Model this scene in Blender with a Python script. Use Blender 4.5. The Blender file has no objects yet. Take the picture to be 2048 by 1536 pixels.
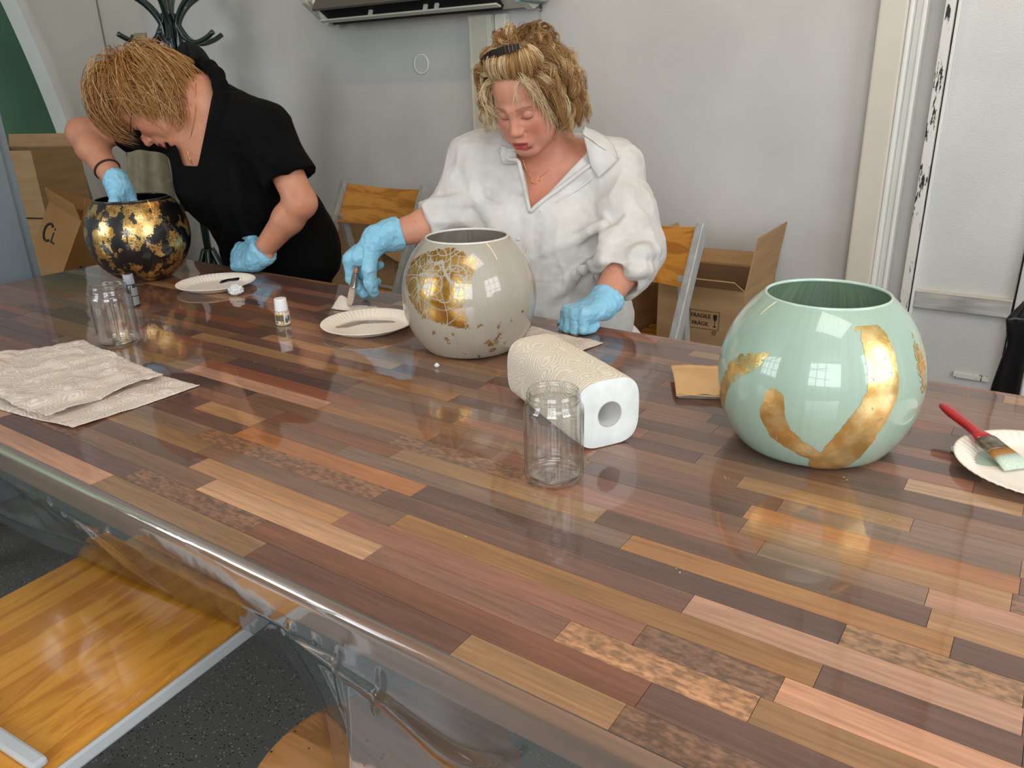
import bpy, bmesh, math, random
import numpy as np
from mathutils import Vector, Matrix, Euler
random.seed(7); rng = np.random.default_rng(7)
SC = bpy.context.scene
COL = SC.collection
PI = math.pi

# ------------------------------------------------------------------ camera
F = 1564.0
RW = np.array([[0.82339619, 0.18335845, -0.53702737],
               [0.56677822, -0.31234179, 0.76236806],
               [-0.02794946, -0.93210637, -0.36110462]])
CAM = np.array([0.0, 0.0, 1.27])
cd = bpy.data.cameras.new('camera'); cam = bpy.data.objects.new('camera', cd); COL.objects.link(cam)
cd.sensor_fit = 'HORIZONTAL'; cd.sensor_width = 36.0; cd.lens = F * 36.0 / 2048.0
cd.clip_start = 0.02; cd.clip_end = 60
M = np.eye(4); M[:3, 0] = RW[:, 0]; M[:3, 1] = -RW[:, 1]; M[:3, 2] = -RW[:, 2]; M[:3, 3] = CAM
cam.matrix_world = Matrix(M.tolist())
SC.camera = cam

# ------------------------------------------------------------------ world, lights, exposure
SC.view_settings.view_transform = 'Standard'; SC.view_settings.look = 'None'
SC.view_settings.exposure = 0.22; SC.view_settings.gamma = 1.0
SC.view_settings.use_curve_mapping = False
w = bpy.data.worlds.new('sky'); SC.world = w; w.use_nodes = True
bg = w.node_tree.nodes['Background']; bg.inputs[0].default_value = (0.80, 0.90, 1.0, 1); bg.inputs[1].default_value = 1.0

def area(name, loc, target, sx, sy, power, col):
    l = bpy.data.lights.new(name, 'AREA'); l.shape = 'RECTANGLE'; l.size = sx; l.size_y = sy
    l.energy = power; l.color = col
    o = bpy.data.objects.new(name, l); COL.objects.link(o); o.location = loc
    o.rotation_euler = (Vector(target) - Vector(loc)).to_track_quat('-Z', 'Y').to_euler()
    return o
# daylight just outside the two glazed openings of the wall behind the camera
area('window_light_right', (1.15, -2.75, 2.05), (-2.2, 5, 1.5), 2.5, 1.8, 74, (0.95, 0.98, 1.0))
area('window_light_left', (-3.9, -2.75, 2.0), (-4.1, 5, 1.6), 2.4, 1.7, 60, (0.95, 0.98, 1.0))
area('window_light_side', (2.78, 0.5, 1.95), (-3.0, 1.0, 1.2), 1.8, 1.7, 46, (0.95, 0.98, 1.0))  # added fill from the right, out of view, brightens the left wall
area('ceiling_panel_light', (0.3, 0.35, 3.06), (0.3, 0.35, 0), 1.2, 1.0, 16, (1.0, 0.97, 0.92))  # added fill overhead, out of view, brightens the near table

# ------------------------------------------------------------------ helpers
def at(px, py, Y):            # point of the photograph's ray at depth Y
    r = RW @ np.array([(px - 1024.0), (py - 768.0), F]); return CAM + r * (Y - CAM[1]) / r[1]
def atz(px, py, z):
    r = RW @ np.array([(px - 1024.0), (py - 768.0), F]); return CAM + r * (z - CAM[2]) / r[2]
def atx(px, py, x):
    r = RW @ np.array([(px - 1024.0), (py - 768.0), F]); return CAM + r * (x - CAM[0]) / r[0]
def lin(r, g, b, a=1.0):
    f = lambda c: (c / 255 / 12.92) if c / 255 <= 0.04045 else ((c / 255 + 0.055) / 1.055) ** 2.4
    return (f(r), f(g), f(b), a)

class G:                      # tiny node helper
    def __init__(s, name):
        s.m = bpy.data.materials.new(name); s.m.use_nodes = True
        s.t = s.m.node_tree; s.p = s.t.nodes['Principled BSDF']; s.out = s.t.nodes['Material Output']
    def n(s, typ, **kw):
        nd = s.t.nodes.new(typ)
        for k, v in kw.items():
            if k.startswith('i_'):
                key = k[2:]; key = int(key) if key.isdigit() else key.replace('_', ' ')
                nd.inputs[key].default_value = v
            else: setattr(nd, k, v)
        return nd
    def l(s, a, b): s.t.links.new(a, b)
    def set(s, **kw):
        for k, v in kw.items(): s.p.inputs[k.replace('_', ' ')].default_value = v
        return s
def pmat(name, col, rough=0.5, metal=0.0, **kw):
    g = G(name); g.set(Base_Color=col, Roughness=rough, Metallic=metal, **kw); return g.m
def nmat(name, c1, c2, scale=8.0, rough=0.5, metal=0.0, bump=0.0, bscale=60.0, stretch=(1, 1, 1), lo=0.35, hi=0.65, detail=4.0, coord='Object', dist=0.01, **kw):
    g = G(name); g.set(Roughness=rough, Metallic=metal, **kw)
    tc = g.n('ShaderNodeTexCoord'); mp = g.n('ShaderNodeMapping'); mp.inputs['Scale'].default_value = stretch
    g.l(tc.outputs[coord], mp.inputs['Vector'])
    nz = g.n('ShaderNodeTexNoise', i_Scale=scale, i_Detail=detail); g.l(mp.outputs[0], nz.inputs['Vector'])
    cr = g.n('ShaderNodeValToRGB'); cr.color_ramp.elements[0].position = lo; cr.color_ramp.elements[1].position = hi
    cr.color_ramp.elements[0].color = c1; cr.color_ramp.elements[1].color = c2
    g.l(nz.outputs['Fac'], cr.inputs['Fac']); g.l(cr.outputs[0], g.p.inputs['Base Color'])
    if bump:
        nb = g.n('ShaderNodeTexNoise', i_Scale=bscale, i_Detail=3.0); g.l(mp.outputs[0], nb.inputs['Vector'])
        bp = g.n('ShaderNodeBump', i_Strength=bump, i_Distance=dist); g.l(nb.outputs['Fac'], bp.inputs['Height'])
        g.l(bp.outputs[0], g.p.inputs['Normal'])
    return g.m

def link(o, parent=None):
    COL.objects.link(o)
    if parent is not None: o.parent = parent
    return o
def mobj(name, V, Fc, m=None, parent=None, smooth=True, col=None):
    """V (n,3) world coords (local to the parent origin if it has one), Fc list or (k,3|4) array"""
    me = bpy.data.meshes.new(name)
    V = np.asarray(V, np.float32)
    if isinstance(Fc, np.ndarray):
        k, q = Fc.shape
        me.vertices.add(len(V)); me.vertices.foreach_set('co', V.ravel())
        me.loops.add(k * q); me.loops.foreach_set('vertex_index', Fc.astype(np.int32).ravel())
        me.polygons.add(k); me.polygons.foreach_set('loop_start', np.arange(0, k * q, q, dtype=np.int32))
        me.polygons.foreach_set('loop_total', np.full(k, q, np.int32)); me.update(calc_edges=True)
    else:
        me.from_pydata(V.tolist(), [], Fc); me.update()
    if smooth: me.polygons.foreach_set('use_smooth', np.ones(len(me.polygons), bool))
    if col is not None:
        ca = me.color_attributes.new('Col', 'FLOAT_COLOR', 'POINT')
        c = np.ones((len(V), 4), np.float32); c[:, :3] = np.asarray(col)[:, :3]; ca.data.foreach_set('color', c.ravel())
    if m is not None: me.materials.append(m)
    o = bpy.data.objects.new(name, me)
    link(o, parent)
    if parent is not None:
        o.matrix_parent_inverse = parent.matrix_world.inverted() if not parent.get('_local') else Matrix.Identity(4)
    return o
def empty(name, loc, label=None, cat=None, group=None):
    o = bpy.data.objects.new(name, None); COL.objects.link(o); o.empty_display_size = 0.05
    o.matrix_world = Matrix.Translation(Vector([float(v) for v in loc])); 
    tag(o, label, cat, group); return o
def tag(o, label=None, cat=None, group=None, kind=None):
    for k, v in (('label', label), ('category', cat), ('group', group), ('kind', kind)):
        if v: o[k] = v
    return o
class MB:                     # mesh builder from simple solids
    def __init__(s): s.V = []; s.F = []
    def add(s, V, Fc):
        b = len(s.V); s.V += [tuple(map(float, v)) for v in V]; s.F += [tuple(b + int(i) for i in f) for f in Fc]; return s
    def box(s, lo, hi, M=None, bev=0.0):
        lo = np.array(lo, float); hi = np.array(hi, float); c = (lo + hi) / 2; h = (hi - lo) / 2
        bm = bmesh.new(); bmesh.ops.create_cube(bm, size=2.0)
        for v in bm.verts: v.co = Vector((v.co.x * h[0], v.co.y * h[1], v.co.z * h[2]))
        if bev > 0:
            bmesh.ops.bevel(bm, geom=list(bm.edges), offset=min(bev, h.min() * 0.95), segments=2, profile=0.6, affect='EDGES')
        bm.verts.index_update()
        V = np.array([v.co[:] for v in bm.verts]) + c
        if M is not None: V = (np.array(M)[:3, :3] @ V.T).T + np.array(M)[:3, 3]
        s.add(V, [[v.index for v in f.verts] for f in bm.faces]); bm.free(); return s
    def bar(s, a, b, w, d, up=(0, 0, 1), bev=0.002):    # rectangular bar from a to b, w across, d thick (toward up)
        a = np.array(a, float); b = np.array(b, float); z = b - a; L = np.linalg.norm(z); z /= L
        u = np.array(up, float); x = np.cross(u, z); x /= np.linalg.norm(x); y = np.cross(z, x)
        M = np.eye(4); M[:3, 0] = x; M[:3, 1] = y; M[:3, 2] = z; M[:3, 3] = (a + b) / 2
        return s.box((-w / 2, -d / 2, -L / 2), (w / 2, d / 2, L / 2), M, bev)
    def tube(s, pts, r, seg=10, cap=True):
        P = np.array(pts, float); n = len(P); R = np.full(n, r) if np.isscalar(r) else np.array(r)
        T = np.gradient(P, axis=0); T /= np.linalg.norm(T, axis=1)[:, None]
        u = np.array([0, 0, 1.0]) if abs(T[0, 2]) < 0.9 else np.array([1.0, 0, 0])
        V = []; 
        for i in range(n):
            u = u - T[i] * (u @ T[i]); u /= np.linalg.norm(u); v = np.cross(T[i], u)
            for j in range(seg):
                a = 2 * PI * j / seg; V.append(P[i] + R[i] * (math.cos(a) * u + math.sin(a) * v))
        Fc = [(i * seg + j, i * seg + (j + 1) % seg, (i + 1) * seg + (j + 1) % seg, (i + 1) * seg + j) for i in range(n - 1) for j in range(seg)]
        if cap: Fc += [tuple(range(seg))[::-1], tuple((n - 1) * seg + j for j in range(seg))]
        return s.add(V, Fc)
    def lathe(s, prof, c=(0, 0, 0), seg=48, fn=None):    # prof list of (r,z)
        V = []; n = len(prof)
        for i, (r, z) in enumerate(prof):
            for j in range(seg):
                a = 2 * PI * j / seg; rr = r * (fn(a, i) if fn else 1.0)
                V.append((c[0] + rr * math.cos(a), c[1] + rr * math.sin(a), c[2] + z))
        Fc = [(i * seg + j, i * seg + (j + 1) % seg, (i + 1) * seg + (j + 1) % seg, (i + 1) * seg + j) for i in range(n - 1) for j in range(seg)]
        if prof[0][0] > 1e-6: Fc.append(tuple(range(seg))[::-1])
        if prof[-1][0] > 1e-6: Fc.append(tuple((n - 1) * seg + j for j in range(seg)))
        return s.add(V, Fc)
    def prism(s, poly, M, d):   # poly 2-D, extruded d along local z
        n = len(poly); M = np.array(M, float)
        V = [M[:3, :3] @ np.array((p[0], p[1], z)) + M[:3, 3] for z in (0, d) for p in poly]
        Fc = [tuple(range(n))[::-1], tuple(range(n, 2 * n))] + [(i, (i + 1) % n, n + (i + 1) % n, n + i) for i in range(n)]
        return s.add(V, Fc)
    def build(s, name, m=None, parent=None, smooth=False, angle=None):
        o = mobj(name, s.V, s.F, m, parent, smooth)
        bm = bmesh.new(); bm.from_mesh(o.data); bmesh.ops.recalc_face_normals(bm, faces=bm.faces)
        if angle is not None:
            for f in bm.faces: f.smooth = True
            for e in bm.edges:
                if len(e.link_faces) == 2 and e.calc_face_angle(0) > angle: e.smooth = False
        bm.to_mesh(o.data); bm.free(); return o
def bezier(P, n=12):
    P = np.array(P, float); t = np.linspace(0, 1, n)[:, None]
    return (1 - t) ** 3 * P[0] + 3 * (1 - t) ** 2 * t * P[1] + 3 * (1 - t) * t * t * P[2] + t ** 3 * P[3]
def spline(P, n=24):          # catmull-rom through points
    P = np.array(P, float); Q = np.vstack([2 * P[0] - P[1], P, 2 * P[-1] - P[-2]]); m = len(P) - 1
    out = []
    for u in np.linspace(0, m - 1e-6, n):
        i = int(u); t = u - i; a, b, c, d = Q[i:i + 4]
        out.append(0.5 * (2 * b + (c - a) * t + (2 * a - 5 * b + 4 * c - d) * t * t + (3 * b - a - 3 * c + d) * t ** 3))
    return np.array(out)
def text_mesh(name, body, size, M, m, parent, depth=0.0003, sx=1.0):
    cu = bpy.data.curves.new(name, 'FONT'); cu.body = body; cu.size = size; cu.align_x = 'CENTER'; cu.align_y = 'CENTER'; cu.extrude = depth
    o = bpy.data.objects.new(name, cu); COL.objects.link(o)
    dg = bpy.context.evaluated_depsgraph_get(); dg.update(); me = bpy.data.meshes.new_from_object(o.evaluated_get(dg))
    bpy.data.objects.remove(o); V = np.array([v.co[:] for v in me.vertices]); V[:, 0] *= sx
    V = (np.array(M)[:3, :3] @ V.T).T + np.array(M)[:3, 3]
    Fc = [tuple(p.vertices) for p in me.polygons]; bpy.data.meshes.remove(me); bpy.data.curves.remove(cu)
    return V, Fc
def frame(o, x, y):           # 4x4 from origin and two directions
    x = np.array(x, float); x /= np.linalg.norm(x); y = np.array(y, float); y -= x * (x @ y); y /= np.linalg.norm(y)
    M = np.eye(4); M[:3, 0] = x; M[:3, 1] = y; M[:3, 2] = np.cross(x, y); M[:3, 3] = o; return M
_LAT = np.random.default_rng(3).random((32, 32, 32)).astype(np.float32)
def vnoise(P, f=1.0, off=0.0):
    Q = np.asarray(P, np.float32) * f + off + 100.0; I = np.floor(Q).astype(np.int32); t = Q - I; t = t * t * (3 - 2 * t); I &= 31; J = (I + 1) & 31
    x0, y0, z0 = I[..., 0], I[..., 1], I[..., 2]; x1, y1, z1 = J[..., 0], J[..., 1], J[..., 2]; tx, ty, tz = t[..., 0], t[..., 1], t[..., 2]
    L = _LAT
    a = (L[x0, y0, z0] * (1 - tx) + L[x1, y0, z0] * tx) * (1 - ty) + (L[x0, y1, z0] * (1 - tx) + L[x1, y1, z0] * tx) * ty
    b = (L[x0, y0, z1] * (1 - tx) + L[x1, y0, z1] * tx) * (1 - ty) + (L[x0, y1, z1] * (1 - tx) + L[x1, y1, z1] * tx) * ty
    return a * (1 - tz) + b * tz
# ------------------------------------------------------------------ room
YW = 2.75; XL = -4.35; XR = 2.6; YB = -2.6; ZC = 3.1
M_wall = nmat('wall_paint', lin(190, 189, 186), lin(202, 201, 198), 2.5, 0.62, bump=0.12, bscale=160, dist=0.004)
M_wall2 = nmat('wall_board', lin(216, 214, 206), lin(224, 222, 214), 2.0, 0.55, bump=0.05, bscale=120, dist=0.003)
M_ceil = pmat('ceiling_paint', lin(205, 204, 200), 0.8)
M_green = nmat('green_paint', lin(118, 152, 128), lin(130, 166, 140), 1.5, 0.4)
M_cream = nmat('cream_paint', lin(206, 198, 184), lin(216, 208, 194), 3.0, 0.42, bump=0.06, bscale=40)
M_white = nmat('white_gloss_paint', lin(222, 222, 216), lin(232, 231, 225), 3.0, 0.35, bump=0.05, bscale=50)
M_door = nmat('door_panel_paint', lin(205, 204, 200), lin(214, 213, 209), 3.0, 0.38, bump=0.25, bscale=190, dist=0.004)
M_pipe = pmat('pipe_cover_plastic', lin(190, 188, 172), 0.45)
M_dark = pmat('dark_gap', lin(16, 16, 17), 0.7)

def terrazzo():
    g = G('terrazzo'); g.set(Roughness=0.38)
    tc = g.n('ShaderNodeTexCoord'); base = lin(104, 104, 101)
    prev = None
    for sc, c, th, seed in ((120, lin(168, 164, 158), 0.20, 0), (150, lin(20, 20, 20), 0.24, 3.3), (85, lin(140, 128, 116), 0.15, 9.1)):
        mp = g.n('ShaderNodeMapping'); mp.inputs['Location'].default_value = (seed, seed, 0)
        g.l(tc.outputs['Object'], mp.inputs[0])
        v = g.n('ShaderNodeTexVoronoi', i_Scale=float(sc)); g.l(mp.outputs[0], v.inputs['Vector'])
        r = g.n('ShaderNodeMath', operation='LESS_THAN'); r.inputs[1].default_value = th * 1.1; g.l(v.outputs['Distance'], r.inputs[0])
        r2 = g.n('ShaderNodeSeparateColor'); g.l(v.outputs['Color'], r2.inputs[0])
        r3 = g.n('ShaderNodeMath', operation='GREATER_THAN'); r3.inputs[1].default_value = 0.55; g.l(r2.outputs[0], r3.inputs[0])
        mu = g.n('ShaderNodeMath', operation='MULTIPLY'); g.l(r.outputs[0], mu.inputs[0]); g.l(r3.outputs[0], mu.inputs[1])
        mx = g.n('ShaderNodeMix', data_type='RGBA'); mx.inputs['B'].default_value = c
        if prev is None: mx.inputs['A'].default_value = base
        else: g.l(prev, mx.inputs['A'])
        g.l(mu.outputs[0], mx.inputs['Factor']); prev = mx.outputs['Result']
    g.l(prev, g.p.inputs['Base Color']); return g.m
M_floor = terrazzo()
def struct(o): o['kind'] = 'structure'; return o
X0 = XL - 1.2
struct(MB().box((X0, YB - .1, -0.1), (XR + .1, YW + .1, 0)).build('floor', M_floor))
struct(MB().box((X0, YB - .1, ZC), (XR + .1, YW + .1, ZC + .1)).build('ceiling', M_ceil))
wb = struct(MB().box((XL - .1, YW, 0), (-0.545, YW + .1, ZC)).box((-0.545, YW + .05, 0), (XR + .1, YW + .15, ZC)).build('wall_back', M_wall))
# left wall with an arched opening: solid from the arch curve to the corner
zz = np.linspace(0, ZC, 40)
arch = lambda z: 2.285 - 0.0875 * max(z - 0.25, 0) ** 2 * (1 + 0.10 * max(z - 1.7, 0))
mL = MB(); n = len(zz); V = []
for x in (XL, XL - 0.12):
    for z in zz: V.append((x, arch(z), z)); V.append((x, YW, z))
Fc = [(2 * i, 2 * i + 1, 2 * i + 3, 2 * i + 2) for i in range(n - 1)]
Fc += [tuple(2 * n + k for k in f)[::-1] for f in Fc] + [(2 * i, 2 * i + 2, 2 * n + 2 * i + 2, 2 * n + 2 * i) for i in range(n - 1)]
wl = struct(mobj('wall_left', V, Fc, M_wall2, None, False))
t = MB()
for k, (yo, xo, wd) in enumerate(((0.0, 0.018, 0.028), (0.03, 0.012, 0.018))):
    V = []
    for z in zz:
        y = arch(z) + yo
        V += [(XL - .13 if k == 0 else XL, y - 0.006 * (k == 0), z), (XL + xo, y - 0.006 * (k == 0), z), (XL + xo, y + wd, z), (XL, y + wd, z)]
    Fc = [(4 * i + j, 4 * i + (j + 1) % 4, 4 * i + 4 + (j + 1) % 4, 4 * i + 4 + j) for i in range(n - 1) for j in range(4)]
    t.add(V, Fc)
tr = t.build('trim_1', M_white, None, False); struct(tr)
struct(MB().box((XL, 2.506, 0), (XL + 0.003, 2.514, ZC)).build('trim_2', pmat('seam_filler', lin(140, 138, 132), 0.7)))
struct(MB().box((X0, YB, 0), (X0 + .1, YW, ZC)).build('wall_alcove', M_green))
struct(MB().box((X0, YW, 0), (XL - .1, YW + .1, ZC)).build('wall_alcove_end', M_green))
wr = MB().box((XR, YB, 0), (XR + .1, YW + .05, 1.05)).box((XR, YB, 2.85), (XR + .1, YW + .05, ZC)).box((XR, YB, 1.05), (XR + .1, -.45, 2.85)).box((XR, 1.45, 1.05), (XR + .1, YW + .05, 2.85))
struct(wr.build('wall_right', M_wall))
w3 = MB()
for i in range(4): w3.box((XR + .02, -.45 + 1.9 * i / 3 - .025, 1.05), (XR + .08, -.45 + 1.9 * i / 3 + .025, 2.85))
for i in range(4): w3.box((XR + .03, -.45, 1.05 + .6 * i - .02), (XR + .07, 1.45, 1.05 + .6 * i + .02))
struct(w3.build('window_3', M_white))  # unseen window added to the right wall to let the side fill in
# wall behind the camera with two glazed openings
OP = ((-5.2, -2.6, 1.0, 2.95), (-0.2, 2.5, 1.0, 2.95))
wf = MB(); yb0, yb1 = YB - .1, YB
wf.box((X0, yb0, 0), (XR + .1, yb1, 1.0)).box((X0, yb0, 2.95), (XR + .1, yb1, ZC))
wf.box((X0, yb0, 1.0), (OP[0][0], yb1, 2.95)).box((OP[0][1], yb0, 1.0), (OP[1][0], yb1, 2.95)).box((OP[1][1], yb0, 1.0), (XR + .1, yb1, 2.95))
struct(wf.build('wall_front', M_wall))
for k, (a, b, z0, z1) in enumerate(OP):
    f = MB(); ym = YB - .05
    for i in range(5):
        x = a + (b - a) * i / 4; f.box((x - .025, ym - .03, z0), (x + .025, ym + .03, z1))
    for i in range(4):
        z = z0 + (z1 - z0) * i / 3; f.box((a, ym - .025, z - .022), (b, ym + .025, z + .022))
    f.bar((a, ym + .03, z0 + 1.1), (b, ym + .03, z1 - 0.05), 0.05, 0.04, (0, 1, 0))
    struct(f.build('window_%d' % (k + 1), M_white))
# doorway on the right: casing, moulding, reveal, chipped frame, panel door
struct(MB().box((-0.545, YW - 0.055, 0), (-0.467, YW + .06, ZC), bev=.006).build('trim_3', M_cream))
struct(MB().box((-0.467, YW - 0.045, 0), (-0.452, YW + .06, ZC), bev=.006).box((-0.452, YW - 0.02, 0), (-0.432, YW + .06, ZC), bev=.004).box((-0.432, YW - 0.035, 0), (-0.420, YW + .06, ZC), bev=.004).build('trim_4', M_white))
def chipped():
    g = G('chipped_white_paint'); g.set(Roughness=0.45)
    tc = g.n('ShaderNodeTexCoord'); mp = g.n('ShaderNodeMapping'); mp.inputs['Scale'].default_value = (60, 60, 11); g.l(tc.outputs['Object'], mp.inputs[0])
    a = g.n('ShaderNodeTexNoise', i_Scale=1.0, i_Detail=5.0, i_Roughness=0.75); g.l(mp.outputs[0], a.inputs['Vector'])
    cr = g.n('ShaderNodeValToRGB'); e = cr.color_ramp.elements; e[0].position = 0.415; e[1].position = 0.425; e[0].color = lin(24, 24, 24); e[1].color = lin(222, 220, 212)
    g.l(a.outputs['Fac'], cr.inputs[0]); g.l(cr.outputs[0], g.p.inputs['Base Color']); return g.m
struct(MB().box((-0.420, YW + 0.02, 0), (-0.372, YW + .06, ZC)).build('trim_5', M_wall))
d1 = struct(MB().box((-0.376, YW - 0.03, 0), (-0.350, YW + .06, ZC), bev=.003).build('trim_6', chipped()))
dr = MB().box((-0.338, YW + 0.012, 0.02), (-0.064, YW + .05, 2.2)); door = struct(dr.build('door_1', M_door))
MB().box((-0.350, YW + .0, 0), (-0.346, YW + .05, ZC)).box((-0.067, YW + 0.002, 0), (-0.063, YW + .05, ZC)).build('gap', M_dark, door)
MB().box((-0.346, YW - 0.012, 0.02), (-0.337, YW + .05, ZC), bev=.002).build('stile', M_white, door)
M_rail = nmat('worn_grey_white_paint', lin(158, 157, 152), lin(198, 196, 190), 9.0, 0.4, stretch=(1, 1, 7), detail=8)
MB().box((-0.337, YW - 0.010, 0.552), (-0.068, YW + .05, 0.606), bev=.004).build('rail', M_rail, door)
MB().box((-0.337, YW - 0.012, 0.604), (-0.068, YW + .05, 0.609), bev=.001).build('rail_lip', M_cream, door)
pl = MB().box((-0.19, YW + .002, 0.335), (-0.09, YW + .02, 0.352), bev=.002); pl.build('threshold_plate', chipped(), door)
struct(MB().box((-0.062, YW - 0.012, 0), (0.9, YW + .06, ZC), bev=.003).build('trim_7', M_door))

# ------------------------------------------------------------------ wall fittings
a0 = at(955, 100, YW)[0]; a1 = at(1000, 100, YW)[0]; a2 = at(1022, 100, YW)[0]
zl_pipe = at(612, 47, 2.55)[2] - .012
pc = empty('pipe_cover', (a0, YW, 0), 'tall cream plastic trunking running down the grey wall beneath the air conditioner', 'trunking')
MB().box((a0, YW - .06, 0), (a1, YW, zl_pipe), bev=.006).build('channel', M_pipe, pc)
MB().box((a0 + .012, YW - .062, 0), (a0 + .016, YW - .05, zl_pipe - .005)).box((a1 - .016, YW - .062, 0), (a1 - .012, YW - .05, zl_pipe - .005)).build('ridge', pmat('pipe_cover_ridge', lin(206, 204, 190), .4), pc)
MB().box((a1 + .002, YW - .035, 0), (a2, YW, zl_pipe), bev=.004).build('side_strip', pmat('pipe_strip', lin(212, 211, 200), .4), pc)

A = at(597, 20, 2.53); B = at(1037, 22, 2.53)
xa, xb = A[0], B[0]
zl = at(612, 47, 2.55)[2]
ac = empty('air_conditioner', (xa, YW, zl), 'wall-mounted cream split air conditioner with open grey louvre above the seated woman', 'air conditioner')
M_ac = pmat('aged_cream_plastic', lin(206, 204, 190), 0.35); M_acd = pmat('grey_brown_panel', lin(92, 88, 82), 0.3)
# body profile in (y,z), extruded along x
prof = [(0, 0.02), (0, 0.30), (-.15, .30), (-.19, .27), (-.205, .20), (-.205, .105), (-.195, .085), (-.10, .02), (-.05, .0)]
Mx = np.eye(4); Mx[:3, 0] = (0, 1, 0); Mx[:3, 1] = (0, 0, 1); Mx[:3, 2] = (1, 0, 0); Mx[:3, 3] = (xa + .015, YW, zl)
MB().prism(prof, Mx, xb - xa - .08).build('body', M_ac, ac)
for x in (xa, xb - .075):
    Mx[:3, 3] = (x, YW, zl); MB().prism([(p[0] * 1.03, p[1] * 1.02 - .008) for p in prof], Mx, .03).build('end_cap', M_ac, ac)
MB().box((xb - .045, YW - .17, zl + .01), (xb - .040, YW - .01, zl + .29)).build('edge_seam', pmat('teal_edge', lin(120, 178, 170), .4), ac)
MB().box((xb - .040, YW - .165, zl + .012), (xb, YW - .01, zl + .28), bev=.02).build('side_housing', pmat('grey_plastic', lin(168, 166, 158), .4), ac)
MB().bar((xa + .085, YW - .200, zl + .075), (xb - .15, YW - .200, zl + .075), .075, .012, (0, -.82, .57), .004).build('front_panel', M_acd, ac)
MB().bar((xa + .085, YW - .14, zl + .030), (xb - .15, YW - .14, zl + .030), .10, .02, (0, -.57, -.82)).build('outlet', M_dark, ac)
MB().bar((xa + .07, YW - .155, zl + .006), (xb - .13, YW - .155, zl + .006), .034, .007, (0, .25, .97), .003).build('louvre', M_ac, ac)
for k in (.32, .58, .63): MB().bar((xa + (xb - xa) * k, YW - .165, zl + .012), (xa + (xb - xa) * k, YW - .15, zl + .05), .008, .02, (1, 0, 0), .002).build('fin', M_ac, ac)
MB().bar((xa + .075, YW - .130, zl - .002), (xa + .075, YW - .198, zl + .085), .022, .02, (1, 0, 0), .006).build('louvre_end', M_white, ac)
MB().bar((xa + .42, YW - .2065, zl + .088), (xa + .475, YW - .2065, zl + .088), .004, .004, (0, -.82, .57)).bar((xa + .49, YW - .207, zl + .09), (xa + .515, YW - .207, zl + .09), .016, .004, (0, -.82, .57)).build('display', pmat('pale_display', lin(190, 190, 185), .4), ac)

cc = at(844, 128, YW); dc = empty('cover_disc', cc, 'round off-white blanking disc with two screws on the grey wall', 'wall disc')
rd = .038; ring = MB()
ring.tube([(cc[0] + rd * math.cos(a), YW - .004, cc[2] + rd * math.sin(a)) for a in np.linspace(0, 2 * PI, 49)], .0035, 8, False).build('rim', M_white, dc, True)
Mx = frame((cc[0], YW - .003, cc[2]), (1, 0, 0), (0, 0, 1))
MB().prism([(rd * math.cos(a), rd * math.sin(a)) for a in np.linspace(0, 2 * PI, 40)[:-1]], Mx, .003).build('plate', M_wall, dc)
for s in (-1, 1): MB().box((cc[0] + s * .026 - .003, YW - .006, cc[2] - .003), (cc[0] + s * .026 + .003, YW, cc[2] + .003), bev=.002).build('screw', M_white, dc)
hk = at(1082, 15, YW)
ho = empty('wall_hook', hk, 'small metal hook with a thin wire on the wall right of the air conditioner', 'hook')
M_met = pmat('dull_steel', lin(150, 150, 148), .35, .9)
MB().tube(spline([(hk[0], YW, hk[2] + .01), (hk[0], YW - .012, hk[2] + .008), (hk[0] + .002, YW - .018, hk[2] - .006), (hk[0] + .006, YW - .012, hk[2] - .014), (hk[0] + .006, YW - .006, hk[2] - .008)], 16), .0022, 8).build('hook', M_met, ho, True)
MB().box((hk[0] - .006, YW - .004, hk[2] - .004), (hk[0] + .008, YW, hk[2] + .014), bev=.002).build('plate', M_met, ho)
MB().tube(spline([(hk[0] + .001, YW - .008, hk[2] - .01), (hk[0] - .003, YW - .005, hk[2] - .05), (hk[0] - .012, YW - .005, hk[2] - .09)], 12), .0012, 6).build('wire', M_met, ho, True)

# warm strip lamp hanging over the far side of the table (its reflections lie on the globes)
lp = empty('strip_lamp', (-1.2, 1.85, 2.5), 'long warm linear pendant lamp hanging above the table', 'lamp')
g = G('lamp_diffuser'); g.set(Base_Color=(1, .8, .5, 1)); g.p.inputs['Emission Color'].default_value = (1.0, .62, .25, 1); g.p.inputs['Emission Strength'].default_value = 17
MB().tube([(-2.9, 1.85, 2.47), (0.5, 1.85, 2.47)], .014, 10).build('diffuser', g.m, lp, True)
MB().box((-2.92, 1.825, 2.485), (0.52, 1.875, 2.52), bev=.004).build('housing', pmat('lamp_housing', lin(60, 60, 60), .4), lp)
for x in (-2.5, 0.1): MB().tube([(x, 1.85, 2.52), (x, 1.85, ZC)], .003, 6).build('cable', M_dark, lp)

# grey metal cabinet at the left end of the table
cb = empty('metal_cabinet', (-2.93, .75, 0), 'tall blue-grey metal cabinet at the left end of the table', 'cabinet')
M_cab = nmat('blue_grey_enamel', lin(120, 130, 136), lin(128, 138, 144), 2, .38)
MB().box((-3.13, .30, 0), (-2.745, 1.205, 2.0), bev=.004).build('carcass', M_cab, cb)
MB().box((-2.748, .34, .06), (-2.728, 1.172, 1.97), bev=.003).build('door', M_cab, cb)
MB().box((-2.75, 1.172, .05), (-2.7435, 1.177, 1.97)).build('door_gap', M_dark, cb)
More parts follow.
